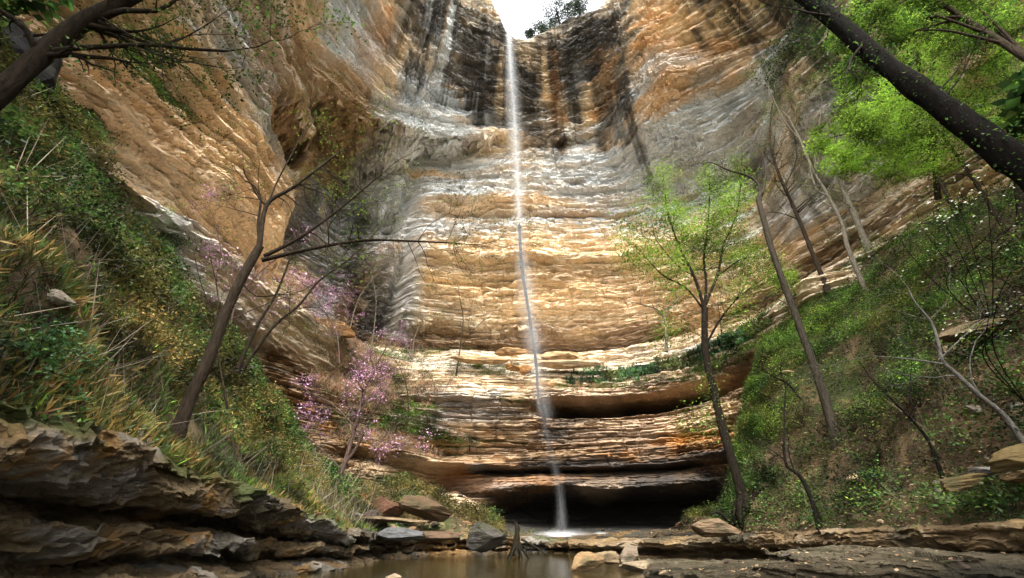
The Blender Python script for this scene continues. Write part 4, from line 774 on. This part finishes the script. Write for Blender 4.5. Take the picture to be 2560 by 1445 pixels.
tag(leaves("bank_herbs", bushy(q-np.array([0, 0, .05]), 26, .22, .26), .075, TEAL+GREEN+LIME[:1], M_leaf, patch=.3), kind="stuff")
# bare stems standing in the growth
def stems(name, P, n, u0, L):
    q, u, v = surf_points(P, n, lambda q, u, v: (u < u0) & pick(q, .6, 2.0, 48)); k = len(q)
    d = np.stack([rng.normal(size=k)*.45, rng.normal(size=k)*.45, np.ones(k)], 1); d /= np.linalg.norm(d, axis=1)[:, None]
    tag(leaves(name, q, L*rng.uniform(.5, 1.2, k), [[.20, .17, .12], [.13, .10, .07], [.09, .07, .05]], M_dry, None, 95, 0, .3, d), kind="stuff")
stems("bare_stems", HL, 9000, .8, 1.25); stems("dry_stems", HR, 5000, .8, 1.1)
# right slope: fresh green sprays, leaf litter
q, u, v = surf_points(HR, 9000, lambda q, u, v: pick(q, .25+.8*v-2.5*(u > .8)*(v < .7), 2.6, 41))
tag(leaves("slope_herbs", bushy(q, 50, .5, .6), .085, GREEN+GREEN+LIME[:1], M_leaf, patch=LP), kind="stuff")
q, u, v = surf_points(HR, 5200, lambda q, u, v: (u > .28) & ((u < .75) | (v > .75)) & pick(q, .3+.6*v, 2.0, 42))
tag(leaves("fresh_undergrowth", bushy(q, 60, .7, .9), .085, LIME+GREEN, M_leaf, None, 1.7, .9, patch=.3), kind="stuff")
q, u, v = surf_points(HR, 3600, lambda q, u, v: ((u < .75) | (v > .75)) & pick(q, .55, 2.0, 46))
tag(leaves("dark_undergrowth", bushy(q, 60, .6, .9), .09, DEEP+GREEN, M_leaf), kind="stuff")
q, u, v = surf_points(HR, 120000, lambda q, u, v: pick(q, .75-.9*v, 1.5, 43)); q[:, 2] += .03
tag(leaves("leaf_litter", q, .11, DRYL, M_dry, None, 1.5, 1.6), kind="stuff")
q, u, v = surf_points(HR, 70000, lambda q, u, v: pick(q, .4-(u > .75), 1.5, 44))
tag(blades("slope_grass", q, .24, GREEN+OLV, .6), kind="stuff")
q, u, v = surf_points(HL, 40000, lambda q, u, v: pick(q, .35, 1.5, 45)); q[:, 2] += .03
tag(leaves("dead_leaves", q, .10, DRYL, M_dry, None, 1.5, 1.6), kind="stuff")

# cover growing on the cliff benches: (photo point, radius along, count, kinds)
CP3 = np.stack([XC, YC, ZC], -1)
def bench_points(px, py, rs, rz, n):
    i, j = cliff_at(px, py); dj = int(rs/(RB[i, j]*abs(PH[1]-PH[0]))); di = max(3, int(rz/.09))
    a = np.clip(i+(rng.normal(size=n)*di*.5).astype(int), 0, RB.shape[0]-1); b = np.clip(j+(rng.normal(size=n)*dj*.5).astype(int), 0, NCOL-1)
    return CP3[a, b]
ev = []
for px, py, rs, rz, n in ((1600,915,5,1,120),(1700,895,5,1,150),(1780,870,4,1.2,150),(1520,920,3,.7,60),(1850,840,3,1.5,120),(1480,945,3,.6,30)): ev.append(bench_points(px, py, rs, rz, n))
qf = bushy(np.concatenate(ev), 34, .36, .35); nf = len(qf); df = np.stack([rng.normal(size=nf)*.6, rng.normal(size=nf)*.6, np.ones(nf)], 1); df /= np.linalg.norm(df, axis=1)[:, None]
tag(leaves("fern_strip", qf, .34, TEAL+GREEN[:2], M_leaf, None, 4, 0, .4, df, .5), kind="stuff")
ev = []
for px, py, rs, rz, n in ((1430,1028,5,.5,60),(1250,920,5,.8,60),(1200,905,4,1,50),(1500,950,5,.8,60),(1700,930,6,1,90),(1800,900,5,1,90),(1100,1095,4,1.2,110),(1150,1115,3,.6,60),(980,880,4,1.6,80),(1050,870,4,1.4,60),(1850,900,4,1.5,90),
   (900,900,5,3,220),(980,1000,4,3,240),(940,1080,4,2.5,220),(1080,1090,4,2,160),(1010,1030,3,2,150),(1060,810,5,.8,40),(1000,940,4,2,90),(2000,120,4,4,90),(2050,200,3,3,60),(400,190,3,1.6,90),(330,150,3,2,90),(440,240,3,1,70),(500,190,2,.8,20),(380,560,2,1,20),(560,520,3,.6,12),
   (300,60,6,4,90),(1330,1330,4,.5,10),(880,600,3,2,50),(820,720,4,3,50)): ev.append(bench_points(px, py, rs, rz, n))
tag(leaves("ledge_plants", bushy(np.concatenate(ev), 48, .42, .5), .10, GREEN+OLV+LIME[:1], M_leaf), kind="stuff")
ev = []
for px, py, rs, rz, n in ((930,940,4,3,260),(900,1000,4,3,260),(880,860,4,2,170),(960,1100,4,2,170),(870,930,3,3,200),(1050,980,3,2,60),(1000,860,4,1.5,50),(960,640,2,1.2,60)): ev.append(bench_points(px, py, rs, rz, n))
qq = bushy(np.concatenate(ev), 60, .6, 1.0); n = len(qq); d = np.stack([rng.normal(size=n)*.4, rng.normal(size=n)*.4, np.ones(n)], 1); d /= np.linalg.norm(d, axis=1)[:, None]
tag(leaves("brush", qq, .34, RUSSET+[[.20, .17, .13]], M_dry, None, 16, 0, .3, d), kind="stuff")

# shrubs one can tell apart
def shrub(lb, px, py, r, cols, n=1500, lz=.075, name="shrub", flat=.8):
    p = hit(px, py); p = p/1.0; T = Tubes(); tips = []
    for _ in range(9):
        d = rng.normal(size=3)*.6+np.array([0, 0, .9]); grow(T, p-np.array([0, 0, .1]), d, r*.9, .018, 2, MID, tips, .1, .8, (1, 3), .6, .005)
    Q = tip_points(tips, max(1, n//max(1, sum(len(t) for t in tips))), r*.11)
    root = bpy.data.objects.new(name, None); S.collection.objects.link(root); root.location = p; tag(root, lb, "shrub", "shrubs on the slopes")
    for o in (T.build("stems"), leaves("crown", Q, lz, cols, M_leaf, patch=.4)): o.parent = root; o.location = -Vector(p)
for a in (("dark leafy shrub under the tip of the overhanging limb", 210, 330, 1.0, GREEN+DEEP), ("bright green herb clump at the left edge above the rock ledge", 60, 940, .55, TEAL+GREEN),
    ("golden cane clump below and left of the leaning tree", 330, 900, .8, GOLD+OLV), ("golden-green shrub right of the leaning tree's base", 640, 1060, .9, GOLD+OLV), ("rounded green shrub at the top of the bank beside the pale slab", 560, 900, .9, GREEN+OLV),
    ("olive shrub low on the bank left of the two-stemmed redbud", 690, 1180, .8, OLV+GREEN), ("dark evergreen shrub on the skyline of the left slope", 400, 640, .9, DEEP), ("tall leafy shrub at the far left edge", 40, 560, 1.2, GREEN+DEEP),
    ("feathery light green shrub at the foot of the crooked tree", 2010, 1060, .9, LIME+GREEN), ("pale green shrub right of the tall slender tree", 1930, 1090, .9, LIME), ("green shrub between the dark undercut and the crooked tree", 1950, 880, 1.0, GREEN+LIME),
    ("bright green shrub above the crooked tree's kink", 2080, 830, 1.0, LIME), ("dark evergreen shrub where the slope meets the orange ledge", 2100, 600, 1.2, DEEP+TEAL), ("round dark bush low on the right slope", 2200, 1180, .6, DEEP+GREEN),
    ("mossy green bush beside the short curved sapling", 1925, 1200, .6, OLV+GREEN), ("low green bush under the pale arching sapling", 2300, 1010, .7, GREEN+DEEP), ("lime bush high on the right slope under the bare trees", 1990, 740, 1.1, LIME),
    ("yellow-green bush on the slope above the dark undercut", 1840, 840, .9, OLV+LIME), ("green shrub clinging to the wall under the great trunk's upper end", 1990, 170, 2.2, DEEP+GREEN, 2600, .16), ("pale twiggy green shrub in the crook left of the falls", 1000, 1010, 1.3, GREEN+OLV, 1600, .1),
    ("fresh green shrub at the mouth of the recess", 900, 580, 1.6, LIME+OLV, 900, .1)):
    shrub(*a)

# ------------------------------------------------------------------ rocks
_ico = None
def ico():
    global _ico
    if _ico is None:
        import bmesh
        bm = bmesh.new(); bmesh.ops.create_icosphere(bm, subdivisions=4, radius=1); bm.verts.ensure_lookup_table()
        _ico = (np.array([v.co[:] for v in bm.verts]), np.array([[v.index for v in f.verts] for f in bm.faces])); bm.free()
    return _ico
def rock_verts(size, seed, cuts=16, flat=1.0):
    V, F = ico(); V = V.copy(); r = np.random.default_rng(seed)
    for _ in range(cuts):
        nn = r.normal(size=3); nn[2] *= 1.4; nn /= np.linalg.norm(nn); h = r.uniform(.5, .86); d = V@nn; V -= nn[None]*np.clip(d-h, 0, None)[:, None]*.96
    V *= (1+.34*(fbm3(V[:, 0]*2+seed, V[:, 1]*2, V[:, 2]*5, seed, 4)-.5))[:, None]
    V = V*np.array(size); a = r.uniform(0, 6.28); ca, sa = math.cos(a)*1, math.sin(a); 
    return V, F
def boulder(name, label, p, size, rz, col, tilt=0, seed=1, group=None):
    V, F = rock_verts(size, seed); c, s_ = math.cos(rz), math.sin(rz); X = V[:, 0]*c-V[:, 1]*s_; Y = V[:, 0]*s_+V[:, 1]*c; V = np.stack([X, Y, V[:, 2]+X*tilt], 1)
    n1 = fbm3(V[:, 0]*2.5+seed, V[:, 1]*2.5, V[:, 2]*6, seed, 4); cc_ = np.array(col)[None]*(.65+.7*n1)[:, None]
    k = sm(.55, .65, fbm3(V[:, 0]*3, V[:, 1]*3+seed, V[:, 2]*3, seed+3, 3))[:, None]; cc_ = cc_*(1-.6*k)+np.array([.06, .065, .03])*.6*k
    o = mesh_np(name, V, F, cc_*.72, False, M_ledge); o.location = p; tag(o, label, "boulder" if name == "boulder" else "rock slab", group); return o
BR = (.12, .08, .045); GYR = (.22, .21, .19); TN = (.30, .20, .11)
for k, (nm, lb, px, py, Y, sz, rz, col, tl) in enumerate((
 ("boulder", "big brown tilted boulder left of the falls, above the dark gap", 1070, 1275, 25.5, (1.6,1.2,.62), .1, BR, -.18),
 ("boulder", "squat rusty boulder to the left of the big brown one", 965, 1270, 25.0, (1.1,.9,.62), .5, (.16,.08,.05), 0),
 ("rock_slab", "rusty flat slab at the top of the left boulder pile", 880, 1248, 24.6, (.9,.8,.4), .2, (.26,.12,.05), .1),
 ("rock_slab", "thin pale green-grey slab lying above its twin in the left pile", 868, 1266, 22.6, (.62,.5,.13), .1, (.17,.165,.145), -.25),
 ("rock_slab", "thin pale grey slab, lower of the two in the left pile", 890, 1286, 22.0, (.6,.45,.14), .2, (.19,.18,.15), -.2),
 ("boulder", "small round dark boulder between the grey slabs and the squat one", 928, 1290, 22.0, (.42,.4,.34), .2, (.08,.06,.05), 0),
 ("rock_slab", "long low slab roofing the dark gap on the left bank", 985, 1300, 22.5, (2.0,1.0,.16), .1, (.24,.17,.10), -.05),
 ("rock_slab", "long grey-blue slab lying at the pool's left edge", 1010, 1335, 20.5, (1.15,.6,.28), .15, (.12,.12,.12), -.08),
 ("rock_slab", "flat red-brown slab at the pool's edge right of the grey one", 1090, 1340, 20.8, (1.25,.8,.24), 0, (.15,.095,.06), 0),
 ("boulder", "dark grey round boulder at the pool's edge beside the stump", 1215, 1340, 22.5, (.95,.8,.72), .3, (.085,.075,.065), 0),
 ("boulder", "pointed tan boulder standing in the pool below the small cascade", 1463, 1408, 15.0, (.60,.5,.30), .4, (.34,.22,.11), .12),
 ("boulder", "rounded tan boulder just right of the pointed one", 1520, 1395, 16.4, (.52,.45,.28), .1, (.33,.24,.14), 0),
 ("boulder", "angular grey-tan boulder right of the small cascade", 1575, 1395, 16.2, (.45,.42,.33), 1.1, (.26,.20,.14), .1),
 ("rock_slab", "flat tan slab in front of the angular boulder", 1595, 1415, 15.2, (.66,.5,.18), .5, (.32,.25,.16), 0),
 ("boulder", "small pale stone poking from the pool at the bottom edge", 985, 1443, 12.0, (.20,.2,.10), .5, (.40,.30,.20), 0),
 ("boulder", "large yellow-brown boulder high at the right edge", 2545, 1150, 9.8, (.62,.6,.28), -.3, (.17,.12,.05), .25),
 ("boulder", "second yellow-brown boulder under the large one at the right edge", 2560, 1190, 9.6, (.35,.35,.18), -.3, (.15,.10,.045), .1),
 ("rock_slab", "golden-brown oblong slab lying on the dim right slope", 2400, 1205, 10.6, (.66,.4,.20), .1, (.20,.14,.06), .12),
 ("boulder", "grey rounded stone upslope of the oblong slab", 2460, 1178, 10.6, (.3,.3,.13), 0, GYR, 0),
 ("boulder", "dark stone propped at the foot of the right slope beside the ledge", 2170, 1310, 14.6, (.5,.45,.34), .7, (.16,.12,.07), .1),
 ("rock_slab", "pale cream slab cropping out high on the right slope", 2440, 825, 12.5, (1.2,.8,.25), -.4, (.22,.16,.09), .2),
 ("boulder", "orange boulder on the pale slab left of the falls", 830, 825, 31, (1.9,1.2,.85), .2, (.46,.25,.10), -.1),
 ("rock_slab", "orange-capped slab on the alcove floor left of the falls", 1270, 882, 41.5, (2.3,1.0,.42), 0, (.50,.30,.14), 0),
 ("boulder", "flat orange boulder, left of a pair on the alcove bench", 1283, 920, 39.5, (.8,.7,.45), 0, (.42,.22,.08), 0),
 ("boulder", "round rusty boulder on the alcove bench beside the falls", 1314, 922, 39.5, (.7,.6,.55), .3, (.40,.19,.06), 0),
 ("rock_slab", "orange slab on the alcove floor right of the falls", 1400, 890, 41.5, (2.6,1.1,.5), 0, (.52,.34,.18), 0),
 ("rock_slab", "long pale slab in front of the orange one right of the falls", 1420, 912, 40.5, (3.6,.9,.4), 0, (.55,.40,.24), 0),
 ("rock_slab", "long orange slab left on the pale bench", 1210, 900, 40.5, (3.2,.9,.4), .05, (.52,.34,.18), -.03),
 ("boulder", "brown blocky stone among the roots of the tall slender tree", 1790, 1325, 18.6, (.9,.7,.36), .2, (.22,.15,.09), 0))):
    p = aty(px, py, Y); 
    if px < 1300 and py > 1230 or (1700 < px < 2300 and py > 1300): p[2] = min(p[2], max(ground_z(p[0], p[1], p[2]), .2)+sz[2]*.35) if abs(p[2]-ground_z(p[0], p[1], p[2])) > 1.2 else p[2]
    boulder(nm, lb, p, sz, rz, col, tl, 500+k)
for k, (lb, px, py, Y, sz, cl) in enumerate((("huge near-black overhanging rock in the top left corner", -170, 90, 8.5, (2.6,2.6,3.4), (.009,.008,.0075)), ("lower jutting lip of the near-black rock at the upper left", -50, 235, 9.4, (1.5,1.6,1.0), (.008,.007,.007)))):
    boulder("rock_overhang", lb, aty(px, py, Y), sz, .3, cl, .1, 900+k)
# scree
def scree(name, q, s0, s1, cols, seed):
    V0, F0 = None, None; VV = []; FF = []; CCx = []; b = 0; protos = []
    import bmesh
    for k in range(8):
        bm = bmesh.new(); bmesh.ops.create_icosphere(bm, subdivisions=2, radius=1); V = np.array([v.co[:] for v in bm.verts]); bm.verts.ensure_lookup_table(); F = np.array([[v.index for v in f.verts] for f in bm.faces]); bm.free()
        r = np.random.default_rng(seed+k)
        for _ in range(8):
            nn = r.normal(size=3); nn /= np.linalg.norm(nn); d = V@nn; V -= nn[None]*np.clip(d-r.uniform(.4, .75), 0, None)[:, None]
        protos.append((V*np.array([1, .8, .45]), F))
    for i in range(len(q)):
        V, F = protos[rng.integers(8)]; a = rng.uniform(0, 6.28); c, s_ = math.cos(a), math.sin(a); sc = s0*(s1/s0)**(rng.random()**2.2)
        V = V*sc; V = np.stack([V[:, 0]*c-V[:, 1]*s_, V[:, 0]*s_+V[:, 1]*c, V[:, 2]+V[:, 0]*rng.uniform(-.3, .3)], 1)+q[i]
        VV.append(V); FF.append(F+b); b += len(V); CCx.append(np.tile(np.array(cols[rng.integers(len(cols))])*rng.uniform(.6, 1.3), (len(V), 1)))
    return tag(mesh_np(name, np.concatenate(VV), np.concatenate(FF), np.concatenate(CCx), False, M_ledge), kind="stuff")
q, u, v = surf_points(HR, 2600, lambda q, u, v: (v < .62) & pick(q, .75-1.0*v-.5*(u > .62), 2.5, 51))
scree("scree", q[:1500], .05, .38, [(.26,.19,.11),(.20,.17,.13),(.16,.11,.06),(.34,.25,.14)], 60)
q, u, v = surf_points(HL, 3400, lambda q, u, v: ((u > .72) | (v < .12)) & pick(q, .5, 1.5, 52))
scree("bank_stones", q[:900], .06, .45, [(.22,.14,.08),(.26,.22,.17),(.14,.09,.05),(.34,.22,.12)], 80)
ev = [bench_points(px, py, rs, rz, n) for px, py, rs, rz, n in ((950,1290,5,1.5,120),(1100,1290,5,1.2,120),(850,1230,4,2,80),(1300,1330,6,.6,90),(1500,1330,6,.6,90),(1650,1330,6,.6,80),(1000,1230,5,1.2,60))]
scree("fallen_stones", np.concatenate(ev), .07, .55, [(.15,.09,.05),(.10,.08,.06),(.06,.05,.04),(.22,.13,.07)], 90)
q, u, v = surf_points(HL, 3000, lambda q, u, v: (u > .74) & (rng.random(len(q)) < .7))
scree("foot_rubble", q[:420], .08, .6, [(.16,.10,.055),(.12,.09,.06),(.07,.055,.04),(.24,.15,.08)], 95)
ql = []
for P, n, lo in ((BKR, 5200, .62), (BSR, 2600, .45), (BSF, 3000, .6), (BKL, 1800, .8)):
    q, u, v = surf_points(P, n, lambda q, u, v: (v > lo) & pick(q, .55, .9, 49)); ql.append(q+np.array([0, 0, .02]))
ql = np.concatenate(ql); tag(leaves("fallen_leaves", ql, .085, DRYL, M_dry, None, 1.5, 1.6), kind="stuff")
scree("ledge_rubble", ql[rng.random(len(ql)) < .10], .03, .22, [(.16,.12,.07),(.12,.10,.075),(.08,.06,.045),(.20,.15,.09)], 97)
# stump standing at the pool edge
T = Tubes(); sp = aty(1292, 1372, 21.5); sp[2] = .1
T.add(path([sp, sp+np.array([.05, 0, .55]), sp+np.array([-.02, 0, 1.25])], 16, .03), np.linspace(.17, .09, 16), (.022, .018, .011), 9, 1.1)
for a in (0, 1.3, 2.6, 4, 5.2):
    T.add(path([sp+np.array([0, 0, .5]), sp+np.array([math.cos(a)*.28, math.sin(a)*.25, .15]), sp+np.array([math.cos(a)*.5, math.sin(a)*.45, -.15])], 10, .05), np.linspace(.08, .025, 10), (.018, .016, .011), 6)
T.add(path([sp+np.array([.2, 0, .6]), sp+np.array([.8, -.3, .3]), sp+np.array([1.3, -.4, 0])], 8), np.linspace(.05, .02, 8), (.02, .017, .012), 5)
tag(T.build("tree_stump"), "mossy broken stump with splayed roots at the pool's edge", "stump")

# ------------------------------------------------------------------ the falling water
def mat_spray(name, dens, sx, sz, col=(.9, .93, .95)):
    m = bpy.data.materials.new(name); m.use_nodes = True; n = m.node_tree; n.nodes.remove(n.nodes["Principled BSDF"]); out = n.nodes["Material Output"]
    d = n.nodes.new("ShaderNodeBsdfDiffuse"); d.inputs[0].default_value = (*col, 1); tl = n.nodes.new("ShaderNodeBsdfTranslucent"); tl.inputs[0].default_value = (*col, 1)
    mx0 = n.nodes.new("ShaderNodeMixShader"); mx0.inputs[0].default_value = .5; n.links.new(d.outputs[0], mx0.inputs[1]); n.links.new(tl.outputs[0], mx0.inputs[2])
    tr = n.nodes.new("ShaderNodeBsdfTransparent"); mx = n.nodes.new("ShaderNodeMixShader")
    a = n.nodes.new("ShaderNodeAttribute"); a.attribute_name = "Col"; sp_ = n.nodes.new("ShaderNodeSeparateColor"); n.links.new(a.outputs["Color"], sp_.inputs[0])
    tc = n.nodes.new("ShaderNodeTexCoord"); mp = n.nodes.new("ShaderNodeMapping"); mp.inputs["Scale"].default_value = (sx, sx, sz)
    nz = n.nodes.new("ShaderNodeTexNoise"); nz.inputs["Scale"].default_value = 1; nz.inputs["Detail"].default_value = 4; n.links.new(tc.outputs["Object"], mp.inputs[0]); n.links.new(mp.outputs[0], nz.inputs[0])
    r = n.nodes.new("ShaderNodeMapRange"); r.inputs[1].default_value = .32; r.inputs[2].default_value = .68; r.inputs[3].default_value = .3*dens; r.inputs[4].default_value = 1.35*dens; n.links.new(nz.outputs["Fac"], r.inputs[0])
    mu = n.nodes.new("ShaderNodeMath"); mu.operation = 'MULTIPLY'; mu.use_clamp = True; n.links.new(sp_.outputs[0], mu.inputs[0]); n.links.new(r.outputs[0], mu.inputs[1])
    n.links.new(mu.outputs[0], mx.inputs[0]); n.links.new(tr.outputs[0], mx.inputs[1]); n.links.new(mx0.outputs[0], mx.inputs[2]); n.links.new(mx.outputs[0], out.inputs[0])
    return m
M_fall = mat_spray("falling water", .52, 13, .10); M_mist = mat_spray("spray", .8, .7, .5)
wf = bpy.data.objects.new("waterfall", None); S.collection.objects.link(wf); wf.location = (3.6, 33.6, 1.0)
tag(wf, "thin white waterfall dropping from the notch down the middle of the cliff", "waterfall")
def veil(name, pts, wpx, alpha, mat, layers=7, flat=.5, parent=wf, blur=1.0):
    """nested rounded sheaths of drops round the falling line; pts (px,py,Y), widths in px, alpha along"""
    P = catmull([aty(*p) for p in pts], 130); m = len(pts); t = np.linspace(0, 1, 130); wv = np.interp(t, np.linspace(0, 1, m), wpx); av = np.interp(t, np.linspace(0, 1, m), alpha)
    yy = P[:, 1]*CP+(P[:, 2]-EYE)*SP; VV = []; FF = []; AA = []; b = 0; sd = 18
    for L in range(layers):
        f = (L+.6)/layers; rad = wv*.5*yy/FPX*f; th = np.arange(sd+1)*2*math.pi/sd
        jx = (vn2(t*5, t*0+L*3.7, 5)-.5)*rad*.25
        V = np.stack([P[:, 0][:, None]+jx[:, None]+np.cos(th)*rad[:, None], P[:, 1][:, None]+np.sin(th)*rad[:, None]*flat, P[:, 2][:, None]+0*th], -1)
        edge = np.abs(np.sin(th))**1.3
        A = av[:, None]*edge[None]*.30*(1.15-f*.75); F = grid_faces(130, sd+1)+b; b += V.shape[0]*V.shape[1]
        VV.append(V.reshape(-1, 3)); FF.append(F); AA.append(A.ravel())
    A = np.concatenate(AA); o = mesh_np(name, np.concatenate(VV), np.concatenate(FF), np.stack([A, A, A], 1), True, mat)
    o.parent = parent; o.location = -parent.location
    return o
veil("main_stream", [(1272,84,35.2),(1278,180,34.7),(1283,260,34.4),(1288,340,34.2),(1293,430,34),(1297,520,33.9),(1300,620,33.8),(1312,720,33.7),(1330,820,33.6),(1339,900,33.6),(1345,1000,33.6)],
     [26,46,58,56,48,44,44,52,46,34,24], [.42,.30,.22,.27,.25,.30,.24,.14,.2,.22,.26], M_fall)
veil("lower_stream", [(1345,1000,33.6),(1360,1060,33.5),(1380,1140,33.4),(1398,1220,33.3),(1404,1290,33.2),(1404,1338,33)], [20,30,38,34,30,36], [.22,.04,.03,.08,.16,.35], M_fall)
veil("core_stream", [(1270,84,35.1),(1280,220,34.5),(1289,340,34.2),(1297,520,33.9),(1302,650,33.8),(1318,760,33.7),(1338,890,33.6),(1345,995,33.6)], [12,14,13,12,12,9,9,9], [.55,.35,.35,.5,.28,.08,.2,.3], M_fall, 4)
# splash fan on the rock
def fan(name, px, py, Y, rx, rz, n, a0, parent):
    c = aty(px, py, Y); VV = []; FF = []; AA = []; b = 0
    for L in range(5):
        f = (L+.6)/5; nr, nc = 16, 33; ph = np.linspace(0, math.pi/2, nr)[:, None]; th = np.linspace(0, 2*math.pi, nc)[None]
        V = np.stack([c[0]+np.cos(ph)*np.cos(th)*rx*f, c[1]+np.cos(ph)*np.sin(th)*rx*.55*f, c[2]+np.sin(ph)*rz*f+0*th], -1)
        A = (a0*(1-f*.7)*.5*(np.cos(ph)**.6)*np.abs(np.sin(th))+0*th)*(1-np.sin(ph)*.6); VV.append(V.reshape(-1, 3)); FF.append(grid_faces(nr, nc)+b); b += nr*nc; AA.append(A.ravel())
    A = np.concatenate(AA); o = mesh_np(name, np.concatenate(VV), np.concatenate(FF), np.stack([A]*3, 1), True, M_mist); o.parent = parent; o.location = -parent.location
fan("splash", 1405, 1338, 30.6, 2.1, .34, 0, 1.3, wf)
fan("foam", 1400, 1342, 30.0, 1.1, .2, 0, 1.6, wf)
veil("mist", [(1398,1215,33.3),(1402,1270,33.2),(1404,1338,32.6)], [30,40,60], [.0,.02,.06], M_mist, 8, .5)
veil("mid_mist", [(1300,560,33.8),(1318,740,33.7),(1342,920,33.6),(1370,1060,33.5)], [40,80,80,60], [.0,.16,.12,.02], M_mist, 6, .5)
# small cascades over the ledge
for k, (lb, x0, x1, ya, yb, Y) in enumerate((("white foaming trickle on the rock shelf right of the splash", 1488, 1520, 1312, 1338, 29.6), ("left of the small strands spilling into the pool", 1452, 1478, 1352, 1380, 27.9),
     ("twin bright strands falling over the dark gap", 1498, 1508, 1356, 1388, 27.6), ("middle thin strands over the dark gap", 1526, 1540, 1362, 1392, 27.6), ("faint strands, furthest right over the dark gap", 1560, 1574, 1362, 1388, 27.5))):
    rt = bpy.data.objects.new("cascade", None); S.collection.objects.link(rt); b0 = aty((x0+x1)/2, yb, Y); rt.location = b0; tag(rt, lb, "cascade", "small cascades at the pool's edge")
    if k == 0: fan("foam", 1502, 1335, Y, .55, .16, 0, 1.2, rt); continue
    for j in range(2 if k in (2, 3, 4) else 4):
        x = x0+(x1-x0)*(j+.5)/(2 if k in (2, 3, 4) else 4)
        veil("strand", [(x, ya, Y+.1), (x+1, (ya+yb)/2, Y), (x+1, yb, Y-.1)], [4, 4, 6], [.5, .7, .9], M_fall, 3, .6, rt)
